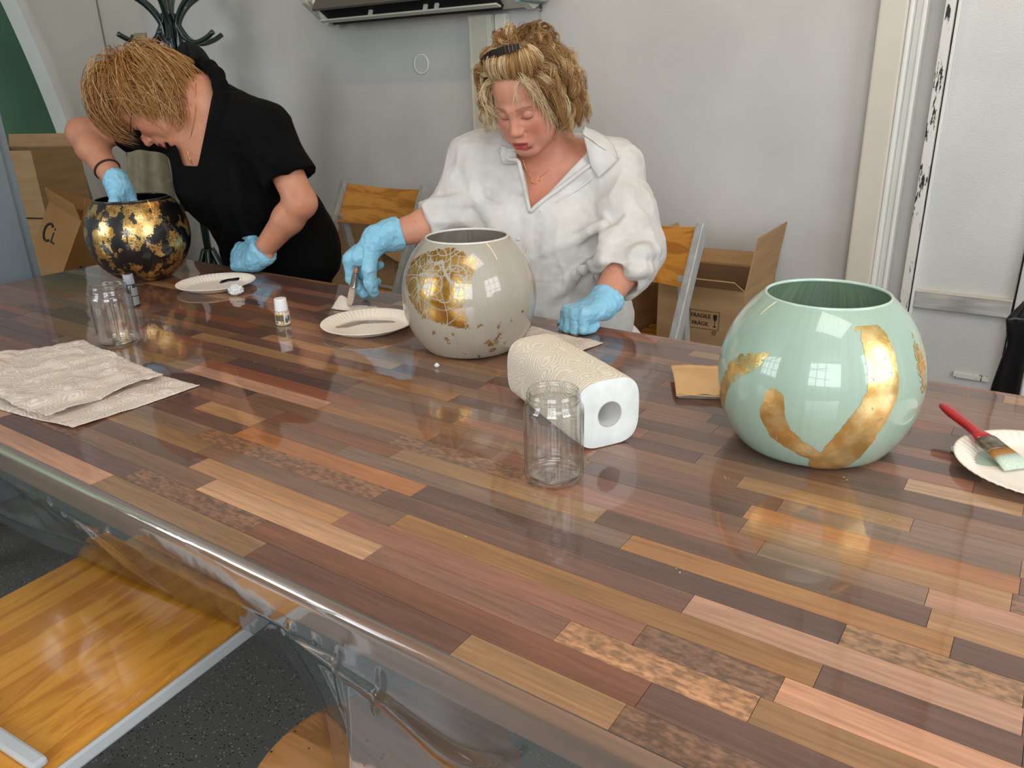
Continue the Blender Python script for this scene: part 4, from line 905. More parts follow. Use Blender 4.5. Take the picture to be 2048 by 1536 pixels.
# ------------------------------------------------------------------ folding chairs
M_alu = nmat('brushed_aluminium', lin(168, 168, 166), lin(186, 186, 184), 2, .38, .35, stretch=(30, 30, 2))
M_frame_w = pmat('light_grey_enamel', lin(196, 200, 202), .32)
def wood_mat(name, c1, c2, along):
    g = G(name); g.set(Roughness=.32, Coat_Weight=.5, Coat_Roughness=.12)
    tc = g.n('ShaderNodeTexCoord'); mp = g.n('ShaderNodeMapping'); st = [14, 14, 14]; st[along] = 1.6; mp.inputs['Scale'].default_value = st; g.l(tc.outputs['Object'], mp.inputs[0])
    nz = g.n('ShaderNodeTexNoise', i_Scale=1.3, i_Detail=6.0, i_Roughness=.6, i_Distortion=1.2); g.l(mp.outputs[0], nz.inputs['Vector'])
    wv = g.n('ShaderNodeMath', operation='MULTIPLY'); wv.inputs[1].default_value = 26; g.l(nz.outputs['Fac'], wv.inputs[0]); sn = g.n('ShaderNodeMath', operation='SINE'); g.l(wv.outputs[0], sn.inputs[0])
    ad = g.n('ShaderNodeMath', operation='MULTIPLY_ADD'); ad.inputs[1].default_value = .16; g.l(sn.outputs[0], ad.inputs[0]); g.l(nz.outputs['Fac'], ad.inputs[2])
    cr = g.n('ShaderNodeValToRGB'); e = cr.color_ramp.elements; e[0].position = .28; e[1].position = .72; e[0].color = c1; e[1].color = c2; g.l(ad.outputs[0], cr.inputs[0]); g.l(cr.outputs[0], g.p.inputs['Base Color']); return g.m
M_beech_x = wood_mat('honey_beech_veneer', lin(178, 112, 34), lin(212, 146, 58), 0)
M_beech_y = wood_mat('honey_beech_seat', lin(190, 120, 34), lin(220, 152, 56), 1)
def build_chair(W, frame_m, near=False):
    """local: x across, -y front, +y back, origin on the floor under the top of the back"""
    root = empty('folding_chair', (0, 0, 0)); h = W / 2; sl = .52; yf = -.20 if near else -.46
    for s in (-1, 1):
        x = s * (h - .011)
        if near:
            MB().bar((x - s * .10, .03, 0), (x - s * .10, .02, .432), .022, .030, (0, 1, 0), .003).build('front_leg', frame_m, root)
            MB().bar((x, .20, 0), (x, .20, .47), .022, .030, (0, 1, 0), .003).bar((x, .20, .46), (x, .30, .90), .022, .030, (0, 1, 0), .003).build('rear_leg', frame_m, root)
        else:
            MB().bar((x, -.9 * sl, 0), (x, 0, .9), .022, .040, (0, 1, -.3), .003).build('front_leg', frame_m, root)
            MB().bar((s * (h - .036), .10, 0), (s * (h - .036), -.055, .775), .020, .030, (0, 1, 0), .003).build('rear_leg', frame_m, root)
        MB().box((x - .011, -.345, .432), (x + .011, .075 + .12 * near, .455), bev=.004).build('seat_rail', frame_m, root)
    MB().bar((-h + .004, .006 + .030 * near, .476), (h - .004, .006 + .030 * near, .476), .020, .012, (0, 0, 1), .004).build('cross_bar', frame_m, root)
    MB().tube(spline([(-h + .02, yf + .008, .016), (-h + .04, yf, .016), (0, yf - .002, .016), (h - .04, yf, .016), (h - .02, yf + .008, .016)], 24), .011, 8).build('foot_rail', pmat('black_tube', lin(40, 42, 44), .3, .3) if 'black_tube' not in bpy.data.materials else bpy.data.materials['black_tube'], root, True)
    # bent plywood back
    n = 20; V = []
    for k in range(2):
        for i in range(n + 1):
            for z in (.745, .893):
                u = i / n * 2 - 1; y = -(.9 - z) * sl + .004 + .030 * (1 - u * u) + k * .009
                V.append((u * (h - .024), y + (.275 if near else 0), z - .012 * (1 - u * u) * (z > .8)))
    m = 2 * (n + 1); Fc = []
    for i in range(n):
        a = 2 * i; Fc += [(a, a + 2, a + 3, a + 1), (m + a, m + a + 1, m + a + 3, m + a + 2), (a, m + a, m + a + 2, a + 2), (a + 1, a + 3, m + a + 3, m + a + 1)]
    Fc += [(0, 1, m + 1, m), (2 * n, m + 2 * n, m + 2 * n + 1, 2 * n + 1)]
    MB().add(V, Fc).build('backrest', M_beech_x, root, angle=.7)
    MB().box((-h + .002, -.350, .456), (h - .002, .078 + .11 * near, .468), bev=.004).build('seat', M_beech_y, root, angle=.7)
    return root
def dup(root, M, label, **kw):
    r = root.copy(); COL.objects.link(r)
    for ch in list(root.children):
        c = ch.copy(); COL.objects.link(c); c.parent = r; c.matrix_parent_inverse = ch.matrix_parent_inverse.copy()
    r.matrix_world = M; r['label'] = label; return r
def place(x, y, rz): return Matrix.Translation((x, y, 0)) @ Matrix.Rotation(rz, 4, 'Z')
ch = build_chair(.48, M_alu); tag(ch, 'empty honey-wood folding chair with aluminium frame between the two women', 'chair', 'folding chairs round the table')
ch.matrix_world = place(-2.24, 2.335, -.06)
dup(ch, place(-1.005, 2.0, 0.0), 'honey-wood folding chair that the woman in white sits on')
dup(ch, place(.235, 1.83, .04), 'folding chair at the right edge with a black jacket on its back')
chn = build_chair(.43, M_frame_w, True); tag(chn, 'honey-wood folding chair with pale frame at near left under the table edge', 'chair', 'folding chairs round the table')
chn.matrix_world = place(-1.152, .285, PI + .085)

# round stool at the bottom
st = empty('round_stool', (-.555, .490, 0), 'round wooden stool under the near edge of the table', 'stool')
cx_, cy_, rs = -.555, .490, .176
MB().lathe([(.001, .440), (rs - .012, .440), (rs - .003, .444), (rs, .450), (rs, .456), (rs - .003, .461), (rs - .012, .464), (.001, .463)], (cx_, cy_, 0), 72).build('seat', wood_mat('worn_stool_wood', lin(160, 104, 56), lin(196, 138, 82), 0), st, angle=.6)
for k in range(4):
    a = PI / 4 + k * PI / 2; MB().tube([(cx_ + .10 * math.cos(a), cy_ + .10 * math.sin(a), .441), (cx_ + .165 * math.cos(a), cy_ + .165 * math.sin(a), 0)], .011, 10).build('leg', M_leg, st, True)
MB().tube([(cx_ + .138 * math.cos(a), cy_ + .138 * math.sin(a), .18) for a in np.linspace(0, 2 * PI, 41)], .007, 8, False).build('foot_ring', M_leg, st, True)
wm = MB(); r8 = np.random.default_rng(2)
for k in range(26):
    a, r = r8.uniform(2.0, 5.6), rs * math.sqrt(r8.uniform(.05, .93)); x, y, s = cx_ + r * math.cos(a), cy_ + r * math.sin(a), r8.uniform(.0010, .0022)
    wm.lathe([(.0002, .0008), (s * .7, .0006), (s, 0)], (x, y, .4642), 8)
o = wm.build('dark_specks', pmat('dark_speck', lin(58, 34, 18), .5), st); o['kind'] = 'stuff'

# ------------------------------------------------------------------ cartons
M_card = nmat('cardboard', lin(168, 132, 90), lin(180, 144, 102), 5, .75, stretch=(1, 1, 8), bump=.05, bscale=50)
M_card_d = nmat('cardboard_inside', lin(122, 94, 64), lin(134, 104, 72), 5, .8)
M_card_o = nmat('orange_cardboard', lin(158, 112, 62), lin(172, 126, 74), 5, .7)
def carton(M, W, D, H, label, flaps, mat=None, closed=False):
    """M: placement; local box x in [-W/2,W/2], y in [0,D] (front at y=0), z in [0,H]. flaps: side -> angle from horizontal-inward (0 closed, 90 upright, 180+ hanging out)"""
    mat = mat or M_card; t = .005; M = np.array(M, float)
    root = empty('cardboard_box', M[:3, 3], label, 'cardboard box', 'cardboard boxes along the walls')
    b = MB(); h = W / 2
    b.box((-h, 0, 0), (h, t, H), M).box((-h, D - t, 0), (h, D, H), M).box((-h, t, 0), (-h + t, D - t, H), M).box((h - t, t, 0), (h, D - t, H), M).box((-h + t, t, 0), (h - t, D - t, t), M)
    bo = b.build('carton', mat, root)
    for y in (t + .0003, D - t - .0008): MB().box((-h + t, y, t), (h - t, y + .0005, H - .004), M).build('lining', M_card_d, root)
    for side, (ang, ln) in flaps.items():
        a = math.radians(ang); c, s = math.cos(a), math.sin(a)
        if side == 'front': o, x, y, wdt = (0, .001, H), (1, 0, 0), (0, c, s), W
        elif side == 'back': o, x, y, wdt = (0, D - .001, H), (-1, 0, 0), (0, -c, s), W
        elif side == 'left': o, x, y, wdt = (-h + .001, D / 2, H), (0, -1, 0), (c, 0, s), D
        else: o, x, y, wdt = (h - .001, D / 2, H), (0, 1, 0), (-c, 0, s), D
        Fm = M @ frame(np.array(o, float), x, y)
        MB().prism([(-wdt / 2 + .002, .001), (wdt / 2 - .002, .001), (wdt / 2 - .012, ln), (-wdt / 2 + .012, ln)], Fm, .0035).build('flap', mat, root)
    return root, M
def fragile(root, Fm, w, mirror=False, name='printed_label'):
    """FRAGILE / FRAGIL with a wine glass in a frame, centred on Fm (x right, y up, z out)"""
    mb = MB(); h = w * .62; k = w / .11; t = .0016 * k
    for lo, hi in (((-w / 2, h / 2 - t), (w / 2, h / 2)), ((-w / 2, -h / 2), (w / 2, -h / 2 + t)), ((-w / 2, -h / 2), (-w / 2 + t, h / 2)), ((w / 2 - t, -h / 2), (w / 2, h / 2))):
        mb.box((lo[0], lo[1], 0), (hi[0], hi[1], .0003), Fm)
    sx = -1 if mirror else 1; gx = sx * w * .36; tx = -sx * w * .13
    for s, yy in (('FRAGILE', h * .20), ('FR\u00c1GIL', -h * .22)):
        Mt = Fm @ frame((tx, yy, .0001), (1, 0, 0), (0, 1, 0)); V, Fc = text_mesh('t', s, h * .30, Mt, None, None, .0002, .98); mb.add(V, Fc)
        V2 = V + (Fm[:3, 0] * h * .012); mb.add(V2, Fc)
    g = h * .34
    P = [(-.42, 1), (.42, 1), (.42, .55), (.30, .22), (.10, .02), (.07, -.02), (.07, -.78), (.34, -.88), (.34, -1), (-.34, -1), (-.34, -.88), (-.07, -.78), (-.07, -.02), (-.10, .02), (-.30, .22), (-.42, .55)]
    mb.prism([(gx + p[0] * g * .75, p[1] * g) for p in P], Fm, .0003)
    mb.build(name, M_blk, root)
# open box on the right, with the FRAGILE print
Mb = frame((-.900, 2.335, 0), (1, .03, 0), (-.03, 1, 0))
b1, Mb = carton(Mb, .285, .345, .645, 'open cardboard box printed FRAGILE right of the seated woman\'s chair', {'front': (150, .085), 'right': (98, .165), 'left': (118, .155), 'back': (112, .05)})
pf = at(1408, 640, 2.333)
fragile(b1, Mb @ frame((pf[0] + .900, -.0004, pf[2]), (1, 0, 0), (0, 0, 1)), .098)
g2 = MB(); pr_ = at(1428, 666, 2.333); rr = .0055
g2.tube([(pr_[0] + rr * math.cos(a), 2.3328, pr_[2] + rr * math.sin(a)) for a in np.linspace(.3, 5.6, 20)], .0010, 6)
g2.prism([(-.003, 0), (.003, 0), (0, .004)], frame((pr_[0] + rr * .9, 2.3332, pr_[2] + .001), (1, 0, 0), (0, 0, 1)), .0005); g2.build('recycling_mark', M_blk, b1)
# box behind the empty chair: its right side carries the print
Mb = frame((-2.650, 2.47, 0), (1, .02, 0), (-.02, 1, 0))
b2, Mb = carton(Mb, .40, .26, .60, 'cardboard box printed FRAGILE behind the empty folding chair', {'front': (97, .13), 'right': (205, .12), 'back': (100, .10)})
pf = atx(806, 524, -2.449)
fragile(b2, Mb @ frame((.2004, pf[1] - 2.47, pf[2]), (0, 1, 0), (0, 0, 1)), .115, True)
# low box behind the seated woman's chair, and a slatted rack beside it
b3, _ = carton(frame((-1.30, 2.33, 0), (1, 0, 0), (0, 1, 0)), .24, .34, .565, 'closed cardboard box low behind the seated woman\'s chair', {'front': (2, .16), 'back': (2, .16)})
rk = empty('slatted_rack', (-1.115, 2.5, 0), 'low slatted wooden rack between the closed box and the open FRAGILE box', 'rack')
for k in range(6): MB().box((-1.175, 2.33 + k * .055, .40), (-1.055, 2.365 + k * .055, .415), bev=.002).build('slat', M_beech_x, rk)
for x in (-1.17, -1.065): MB().box((x - .004, 2.33, 0), (x + .012, 2.65, .40), bev=.002).build('side_board', M_card_o, rk)
# boxes at the left, behind the cabinet: an open printed carton, and a tipped one on a third
c0 = at(128, 470, 1.72)
def place_box(base, rz, ry=0.0, rx=0.0):
    return np.array(Matrix.Translation(Vector(base)) @ Matrix.Rotation(rz, 4, 'Z') @ Matrix.Rotation(rx, 4, 'X') @ Matrix.Rotation(ry, 4, 'Y'))
vc = Vector((.84, -.50, .10)).normalized(); P4 = at(122, 556, 1.58); W4 = .25
M4 = Matrix.Translation(Vector(P4)) @ Matrix.Rotation(-.50, 4, vc) @ Matrix.Rotation(.10, 4, 'Z') @ Matrix.Translation((-W4 / 2, 0, 0))
b4, Mb = carton(np.array(M4), W4, .34, .26, 'tipped open orange-brown carton with a black logo left of the black globe vase', {'front': (128, .07), 'back': (78, .14), 'left': (150, .09), 'right': (62, .10)}, M_card_o)
b7, _ = carton(frame((P4[0] - .10, P4[1] - .02, 0), (1, .1, 0), (-.1, 1, 0)), .44, .36, P4[2] - .14, 'low closed box underneath the tipped orange-brown carton', {'front': (2, .17), 'back': (2, .17)})
# printed mark, a ring broken by a short letter bar, plus two print lines near the bottom
Fm = Mb @ frame((-.055, -.0006, .14), (1, 0, 0), (0, 0, 1)); lg = MB()
lg.tube([tuple((Fm @ np.array([.030 * math.cos(a), .038 * math.sin(a), .0004, 1]))[:3]) for a in np.linspace(.9, 5.4, 24)], .0055, 6)
lg.box((.030, -.034, 0), (.040, .012, .0006), Fm).box((.030, .022, 0), (.040, .032, .0006), Fm).box((.040, -.034, 0), (.062, -.026, .0006), Fm); lg.build('printed_logo', M_blk, b4)
ln = MB(); Fm2 = Mb @ frame((W4 / 2 + .0006, .06, .06), (0, 1, 0), (0, 0, 1))
for j in range(2):
    for i in range(9): ln.box((i * .016, -j * .02, 0), (i * .016 + .011 - .003 * (i % 3), -j * .02 + .008, .0004), Fm2)
ln.build('printed_lines', M_blk, b4)
b5, _ = carton(place_box((-4.27, 1.80, 0), .30), .46, .34, .70, 'plain closed cardboard box standing beside the alcove', {'front': (2, .17), 'back': (2, .17)})
b6, Mb = carton(place_box((-4.27, 1.80, .712), .34), .44, .30, .315, 'upper cardboard box with glossy tape stacked beside the green alcove', {'back': (96, .06), 'left': (150, .08)})
tp = MB()
for k in range(14): tp.box((-.12 + .012 * math.sin(k * 2.1) + k * .004, -.0012, .26 - k * .017), (-.100 + .014 * math.sin(k * 1.3) + k * .004, -.0003, .268 - k * .017), Mb)
tp.box((-.16, -.0008, 0), (-.05, -.0002, .315), Mb)
tp.build('packing_tape', pmat('glossy_brown_tape', lin(172, 140, 100), .08, 0, Coat_Weight=1.0), b6)

# ------------------------------------------------------------------ coat rack with hanging things
M_rack = pmat('dark_green_bentwood', lin(14, 38, 34), .22, 0, Coat_Weight=.8)
rx, ry = -3.52, 2.36
cr_ = empty('coat_rack', (rx, ry, 0), 'dark green bentwood coat rack in the corner behind the standing woman', 'coat rack')
MB().tube([(rx, ry, .02), (rx, ry, .8), (rx, ry, 1.50), (rx, ry, 1.95)], .019, 14).build('pole', M_rack, cr_, True)
for k in range(6):
    a = k * PI / 3 + .25; c, s = math.cos(a), math.sin(a); P = lambda r, z: (rx + r * c, ry + r * s, z)
    MB().tube(spline([P(.030, 1.44), P(.036, 1.53), P(.050, 1.58), P(.10, 1.64), P(.20, 1.71), P(.27, 1.80), P(.27, 1.88), P(.24, 1.90)], 36), .0125, 10).build('arm', M_rack, cr_, True)
    MB().tube(spline([P(.022, 1.60), P(.036, 1.56), P(.075, 1.495), P(.13, 1.475), P(.19, 1.49), P(.235, 1.515)], 30), .0115, 10).build('hook', M_rack, cr_, True)
    MB().tube(spline([P(.02, .52), P(.05, .45), P(.12, .30), P(.20, .12), P(.27, .015)], 24), .014, 10).build('foot', M_rack, cr_, True)
MB().tube([(rx + .12 * math.cos(a), ry + .12 * math.sin(a), .31) for a in np.linspace(0, 2 * PI, 33)], .010, 8, False).build('ring', M_rack, cr_, True)
def drape(name, path, wid, thick, m, label, cat, seed, n=60, mseg=48, foldn=7):
    """hanging cloth: path = centre line (top to bottom), wid = half widths, folded cross-section"""
    c = spline(path, n); wv = np.interp(np.linspace(0, 1, n), np.linspace(0, 1, len(wid)), wid); tv = np.interp(np.linspace(0, 1, n), np.linspace(0, 1, len(thick)), thick)
    ax = np.array([.823, .567, 0]); ay = np.array([-.567, .823, 0]); V = []
    for i in range(n):
        for j in range(mseg):
            a = 2 * PI * j / mseg; u, v = math.cos(a), math.sin(a)
            fo_ = 1 + .35 * math.sin(foldn * u * 1.6 + seed + i * .03) * abs(v) + .25 * (float(vnoise(np.array([[u * 2, i * .05, seed]]), 1.6)[0]) - .5)
            p = c[i] + ax * wv[i] * u + ay * tv[i] * v * fo_; V.append(p)
    Fc = [(i * mseg + j, i * mseg + (j + 1) % mseg, (i + 1) * mseg + (j + 1) % mseg, (i + 1) * mseg + j) for i in range(n - 1) for j in range(mseg)]
    Fc += [tuple(range(mseg))[::-1], tuple((n - 1) * mseg + j for j in range(mseg))]
    return tag(mobj(name, V, Fc, m, None, True), label, cat)
M_khaki = nmat('khaki_cloth', lin(134, 126, 104), lin(150, 142, 118), 30, .9, bump=.1, bscale=400, dist=.001)
ka, kb2 = at(283, 66, 2.27), at(320, 240, 2.27)
drape('khaki_apron', [at(281, 66, 2.24), at(280, 90, 2.22), at(285, 170, 2.19), at(292, 280, 2.18), at(300, 380, 2.18), at(310, 480, 2.18)], [.028, .034, .07, .085, .115, .13], [.012, .016, .03, .035, .04, .05], M_khaki, 'khaki canvas apron hanging from the left of the coat rack', 'apron', 1.0, foldn=5)
M_blackfur = nmat('black_plush', lin(8, 8, 9), lin(22, 22, 24), 40, .95, bump=.6, bscale=120, dist=.01)
drape('black_coat', [at(372, 84, 2.20), at(380, 100, 2.18), at(388, 140, 2.16), at(395, 220, 2.16), at(400, 320, 2.16), at(405, 420, 2.16)], [.020, .055, .085, .09, .10, .10], [.02, .04, .05, .05, .05, .05], M_blackfur, 'black plush coat hanging from the right of the coat rack', 'coat', 4.0)

# black zip jacket over the back of the right-hand chair
M_jk = nmat('black_softshell', lin(7, 8, 12), lin(14, 15, 20), 20, .6)
c_ = [at(2056, 606, 1.90), at(2046, 640, 1.90), at(2040, 690, 1.91), at(2030, 740, 1.93), at(2022, 800, 1.95), at(2018, 900, 1.96), at(2015, 980, 1.97)]
jk = drape('black_jacket', c_, [.010, .034, .024, .036, .048, .055, .06], [.012, .02, .022, .025, .03, .03, .03], M_jk, 'black zip jacket hung over the chair at the right edge', 'jacket', 2.0, foldn=4)
zp_ = MB(); cc_ = spline(c_, 60); wv_ = np.interp(np.linspace(0, 1, 60), np.linspace(0, 1, 7), [.010, .034, .024, .036, .048, .055, .06])
for i in range(14, 56):
    p = cc_[i] - np.array([.823, .567, 0]) * (wv_[i] + .002) * .985; zp_.box(p - .0016, p + .0016)
o = zp_.build('zip_teeth', pmat('dark_zip', lin(30, 30, 34), .4, .4), jk); o['kind'] = 'stuff'
q0 = at(2018, 637, 1.875); MB().tube([at(2018, 640, 1.872), at(2030, 637, 1.870), at(2052, 640, 1.870)], .0022, 6).build('zip_edge', pmat('grey_piping', lin(96, 96, 98), .5), jk, True)
# ------------------------------------------------------------------ bodies as smooth distance fields
def smin(a, b, k):
    if k <= 0: return np.minimum(a, b)
    h = np.maximum(k - np.abs(a - b), 0) / k; return np.minimum(a, b) - h * h * k * .25
def smax(a, b, k): return -smin(-a, -b, k)
class Sdf:
    def __init__(s, lo, hi, h):
        s.lo = np.array(lo, np.float32); s.h = h; s.n = np.ceil((np.array(hi) - s.lo) / h).astype(int) + 1
        s.ax = [(s.lo[i] + h * np.arange(s.n[i])).astype(np.float32) for i in range(3)]
        s.d = np.full(s.n, .08, np.float32)
    def box(s, lo, hi, mg):
        sl = []; g = []
        for i in range(3):
            a = int(np.clip(np.floor((lo[i] - mg - s.lo[i]) / s.h), 0, s.n[i])); b = int(np.clip(np.ceil((hi[i] + mg - s.lo[i]) / s.h) + 1, 0, s.n[i]))
            sl.append(slice(a, b)); sh = [1, 1, 1]; sh[i] = -1; g.append(s.ax[i][a:b].reshape(sh))
        return tuple(sl), g
    def op(s, fn, lo, hi, k=.01, mode='u'):
        sl, (X, Y, Z) = s.box(lo, hi, k + .025)
        if min(x.size for x in (X, Y, Z)) == 0: return s
        d = fn(X, Y, Z); cur = s.d[sl]
        s.d[sl] = smin(cur, d, k) if mode == 'u' else smax(cur, -d, k) if mode == 's' else smax(cur, d, k)
        return s
    def cap(s, a, b, ra, rb, k=.01, mode='u', flat=None):
        a = np.array(a, np.float32); b = np.array(b, np.float32); ba = b - a; L2 = max(float(ba @ ba), 1e-10); r = max(ra, rb)
        def fn(X, Y, Z):
            x, y, z = X - a[0], Y - a[1], Z - a[2]
            h = np.clip((x * ba[0] + y * ba[1] + z * ba[2]) / L2, 0, 1)
            x = x - h * ba[0]; y = y - h * ba[1]; z = z - h * ba[2]; q = x * x + y * y + z * z
            if flat is not None:
                nv, f = flat; w = x * nv[0] + y * nv[1] + z * nv[2]; q = q + w * w * (1 / f ** 2 - 1)
                return (np.sqrt(q) - (ra + (rb - ra) * h)) * (.5 + .5 * min(f, 1))
            return np.sqrt(q) - (ra + (rb - ra) * h)
        return s.op(fn, np.minimum(a, b) - r, np.maximum(a, b) + r, k, mode)
    def ell(s, c, r, R=None, k=.01, mode='u'):
        c = np.array(c, np.float32); r = np.array(r, np.float32); R = np.eye(3, dtype=np.float32) if R is None else np.array(R, np.float32)
        ext = np.sqrt(((R * r) ** 2).sum(1))
        def fn(X, Y, Z):
            x, y, z = X - c[0], Y - c[1], Z - c[2]; k0 = 0; k1 = 0
            for i in range(3):
                q = (x * R[0, i] + y * R[1, i] + z * R[2, i]) / r[i]; k0 = k0 + q * q; k1 = k1 + (q / r[i]) ** 2
            k0 = np.sqrt(k0); k1 = np.sqrt(k1); return k0 * (k0 - 1) / np.maximum(k1, 1e-6)
        return s.op(fn, c - ext, c + ext, k, mode)
    def chain(s, P, r, k=.01, kk=None, flat=None):
        for i in range(len(P) - 1): s.cap(P[i], P[i + 1], r[i], r[i + 1], k if kk is None or i == 0 else kk, flat=flat)
        return s
    def merge(s, o, k): s.d = smin(s.d, o.d, k); return s
    def blank(s):
        o = Sdf.__new__(Sdf); o.lo, o.h, o.n, o.ax = s.lo, s.h, s.n, s.ax; o.d = np.full(s.n, .08, np.float32); return o
    def half(s, p, n, k=.002):            # keep the side the normal points away from
        p = np.array(p, np.float32); n = np.array(n, np.float32); n = n / np.linalg.norm(n)
        d = (s.ax[0].reshape(-1, 1, 1) - p[0]) * n[0] + (s.ax[1].reshape(1, -1, 1) - p[1]) * n[1] + (s.ax[2].reshape(1, 1, -1) - p[2]) * n[2]
        s.d = smax(s.d, d.astype(np.float32), k); return s
    def displace(s, fn, band=.02):
        m = np.nonzero(np.abs(s.d) < band); P = np.stack([s.ax[i][m[i]] for i in range(3)], 1); s.d[m] += fn(P).astype(np.float32); return s
    def mesh(s):
        d = s.d; I = d < 0; c = np.zeros(np.array(d.shape) - 1, np.int8)
        for a in (0, 1):
            for b in (0, 1):
                for e in (0, 1): c += I[a:a + c.shape[0], b:b + c.shape[1], e:e + c.shape[2]]
        act = (c > 0) & (c < 8); idx = np.full(c.shape, -1, np.int32); ijk = np.array(np.nonzero(act)).T; idx[act] = np.arange(len(ijk))
        off = np.array([(a, b, e) for a in (0, 1) for b in (0, 1) for e in (0, 1)]); val = np.stack([d[ijk[:, 0] + o[0], ijk[:, 1] + o[1], ijk[:, 2] + o[2]] for o in off], 1)
        P = np.zeros((len(ijk), 3)); n = np.zeros(len(ijk))
        for i in range(8):
            for j in range(i + 1, 8):
                if np.abs(off[i] - off[j]).sum() != 1: continue
                m = (val[:, i] < 0) != (val[:, j] < 0); t = val[m, i] / (val[m, i] - val[m, j]); P[m] += off[i] + t[:, None] * (off[j] - off[i]); n[m] += 1
        P = s.lo + s.h * (ijk + P / n[:, None]); Fs = []
        for axis in range(3):
            sl0 = [slice(1, -1)] * 3; sl1 = [slice(1, -1)] * 3; sl0[axis] = slice(0, -1); sl1[axis] = slice(1, None)
            A, B = I[tuple(sl0)], I[tuple(sl1)]; x = np.array(np.nonzero(A != B)).T; flip = A[A != B]
            o = np.ones(3, int); o[axis] = 0; x = x + o; u, v = [a for a in range(3) if a != axis]
            eu = np.zeros(3, int); eu[u] = 1; ev = np.zeros(3, int); ev[v] = 1
            q = [x - eu - ev, x - ev, x, x - eu]; f = np.stack([idx[t[:, 0], t[:, 1], t[:, 2]] for t in q], 1)
            if axis == 1: flip = ~flip
            f[~flip] = f[~flip][:, ::-1]; Fs.append(f)
        return P, np.concatenate(Fs).astype(np.int32)
def smooth_mesh(V, Fq, it=2, lam=.5):
    V = V.copy(); E = np.concatenate([Fq[:, [0, 1]], Fq[:, [1, 2]], Fq[:, [2, 3]], Fq[:, [3, 0]]])
    for _ in range(it):
        acc = np.zeros_like(V); cnt = np.zeros(len(V))
        for k in range(3): acc[:, k] = np.bincount(E[:, 0], V[E[:, 1], k], len(V)) + np.bincount(E[:, 1], V[E[:, 0], k], len(V))
        cnt = np.bincount(E[:, 0], minlength=len(V)) + np.bincount(E[:, 1], minlength=len(V)); V += lam * (acc / cnt[:, None] - V)
    return V
nrm = lambda v: np.array(v, float) / np.linalg.norm(v)

# ---- a head in its own frame: x to its right, y forward (face), z up; o between the ears
def build_head(S, o, R, sc=1.0, plump=0.0, open_mouth=.5):
    R = np.array(R, float); T = lambda p: np.array(o) + R @ (np.array(p, float) * sc)
    C = lambda a, b, ra, rb, k=.008, mode='u', flat=None: S.cap(T(a), T(b), ra * sc, rb * sc, k * sc, mode, flat)
    E = lambda c, r, k=.012, mode='u', RR=None: S.ell(T(c), np.array(r) * sc, R if RR is None else R @ RR, k * sc, mode)
    E((0, -.012, .040), (.074, .094, .082)); E((0, .030, -.020), (.060, .066, .086), .03)
    E((0, .052, .052), (.056, .040, .044), .02)
    for s in (-1, 1):
        C((s * .054, -.005, -.048), (s * .018, .068, -.098), .020 + .006 * plump, .016, .03)
        E((s * .034, .056, -.030), (.026 + .007 * plump, .028, .034), .022)
        E((s * .040, .048, -.066), (.020 + .010 * plump, .024, .026), .022)
        C((s * .010, .090, .018), (s * .046, .068, .020), .0085, .008, .016)
    E((0, .070, -.098), (.024, .019, .018), .018); E((0, .030, -.092), (.040 + .008 * plump, .036, .018 + .006 * plump), .02)
    for s in (-1, 1): E((s * .031, .096, .000), (.017, .016, .0125), .016, 's')
    for s in (-1, 1):
        E((s * .031, .0755, -.001), (.0155, .0140, .0125), .0035)                      # eyeball under a lowered lid
        C((s * .019, .0815, -.0105), (s * .043, .0765, -.0095), .0032, .0028, .006)     # lower lid
        E((s * .032, .073, -.020), (.015, .010, .006), .010)                           # pouch below the eye
    C((0, .088, .016), (0, .106, -.030), .0078, .0105, .012); E((0, .108, -.033), (.0115, .0115, .0098), .008)
    for s in (-1, 1): E((s * .0125, .0985, -.0365), (.0078, .0098, .0072), .007)
    for s in (-1, 1): E((s * .0062, .1035, -.0445), (.0040, .0062, .0040), .003, 's')
    for s in (-1, 1): C((s * .017, .094, -.040), (s * .030, .075, -.070), .0016, .0012, .009, 's')   # nasolabial fold
    E((0, .085, -.066), (.030, .020, .022), .016)
    up = [(-.0235, .088, -.0695), (-.012, .0985, -.0628), (-.004, .1025, -.0612), (.004, .1025, -.0612), (.012, .0985, -.0628), (.0235, .088, -.0695)]
    for i in range(5): C(up[i], up[i + 1], .0040, .0040, .004)
    dn = [(-.0225, .087, -.0725), (-.010, .0985, -.0788 - .003 * open_mouth), (.010, .0985, -.0788 - .003 * open_mouth), (.0225, .087, -.0725)]
    for i in range(3): C(dn[i], dn[i + 1], .0045, .0055 if i < 2 else .0042, .005)
    C((-.017, .100, -.0702), (0, .106, -.0702), .0018, .0018 + .0014 * open_mouth, .002, 's'); C((.017, .100, -.0702), (0, .106, -.0702), .0018, .0018 + .0014 * open_mouth, .002, 's')
    E((0, .088, -.087), (.020, .012, .006), .010, 's')
    for s in (-1, 1):
        E((s * .0745, -.012, -.006), (.008, .018, .030), .008); E((s * .0815, -.006, -.004), (.005, .009, .018), .005, 's')
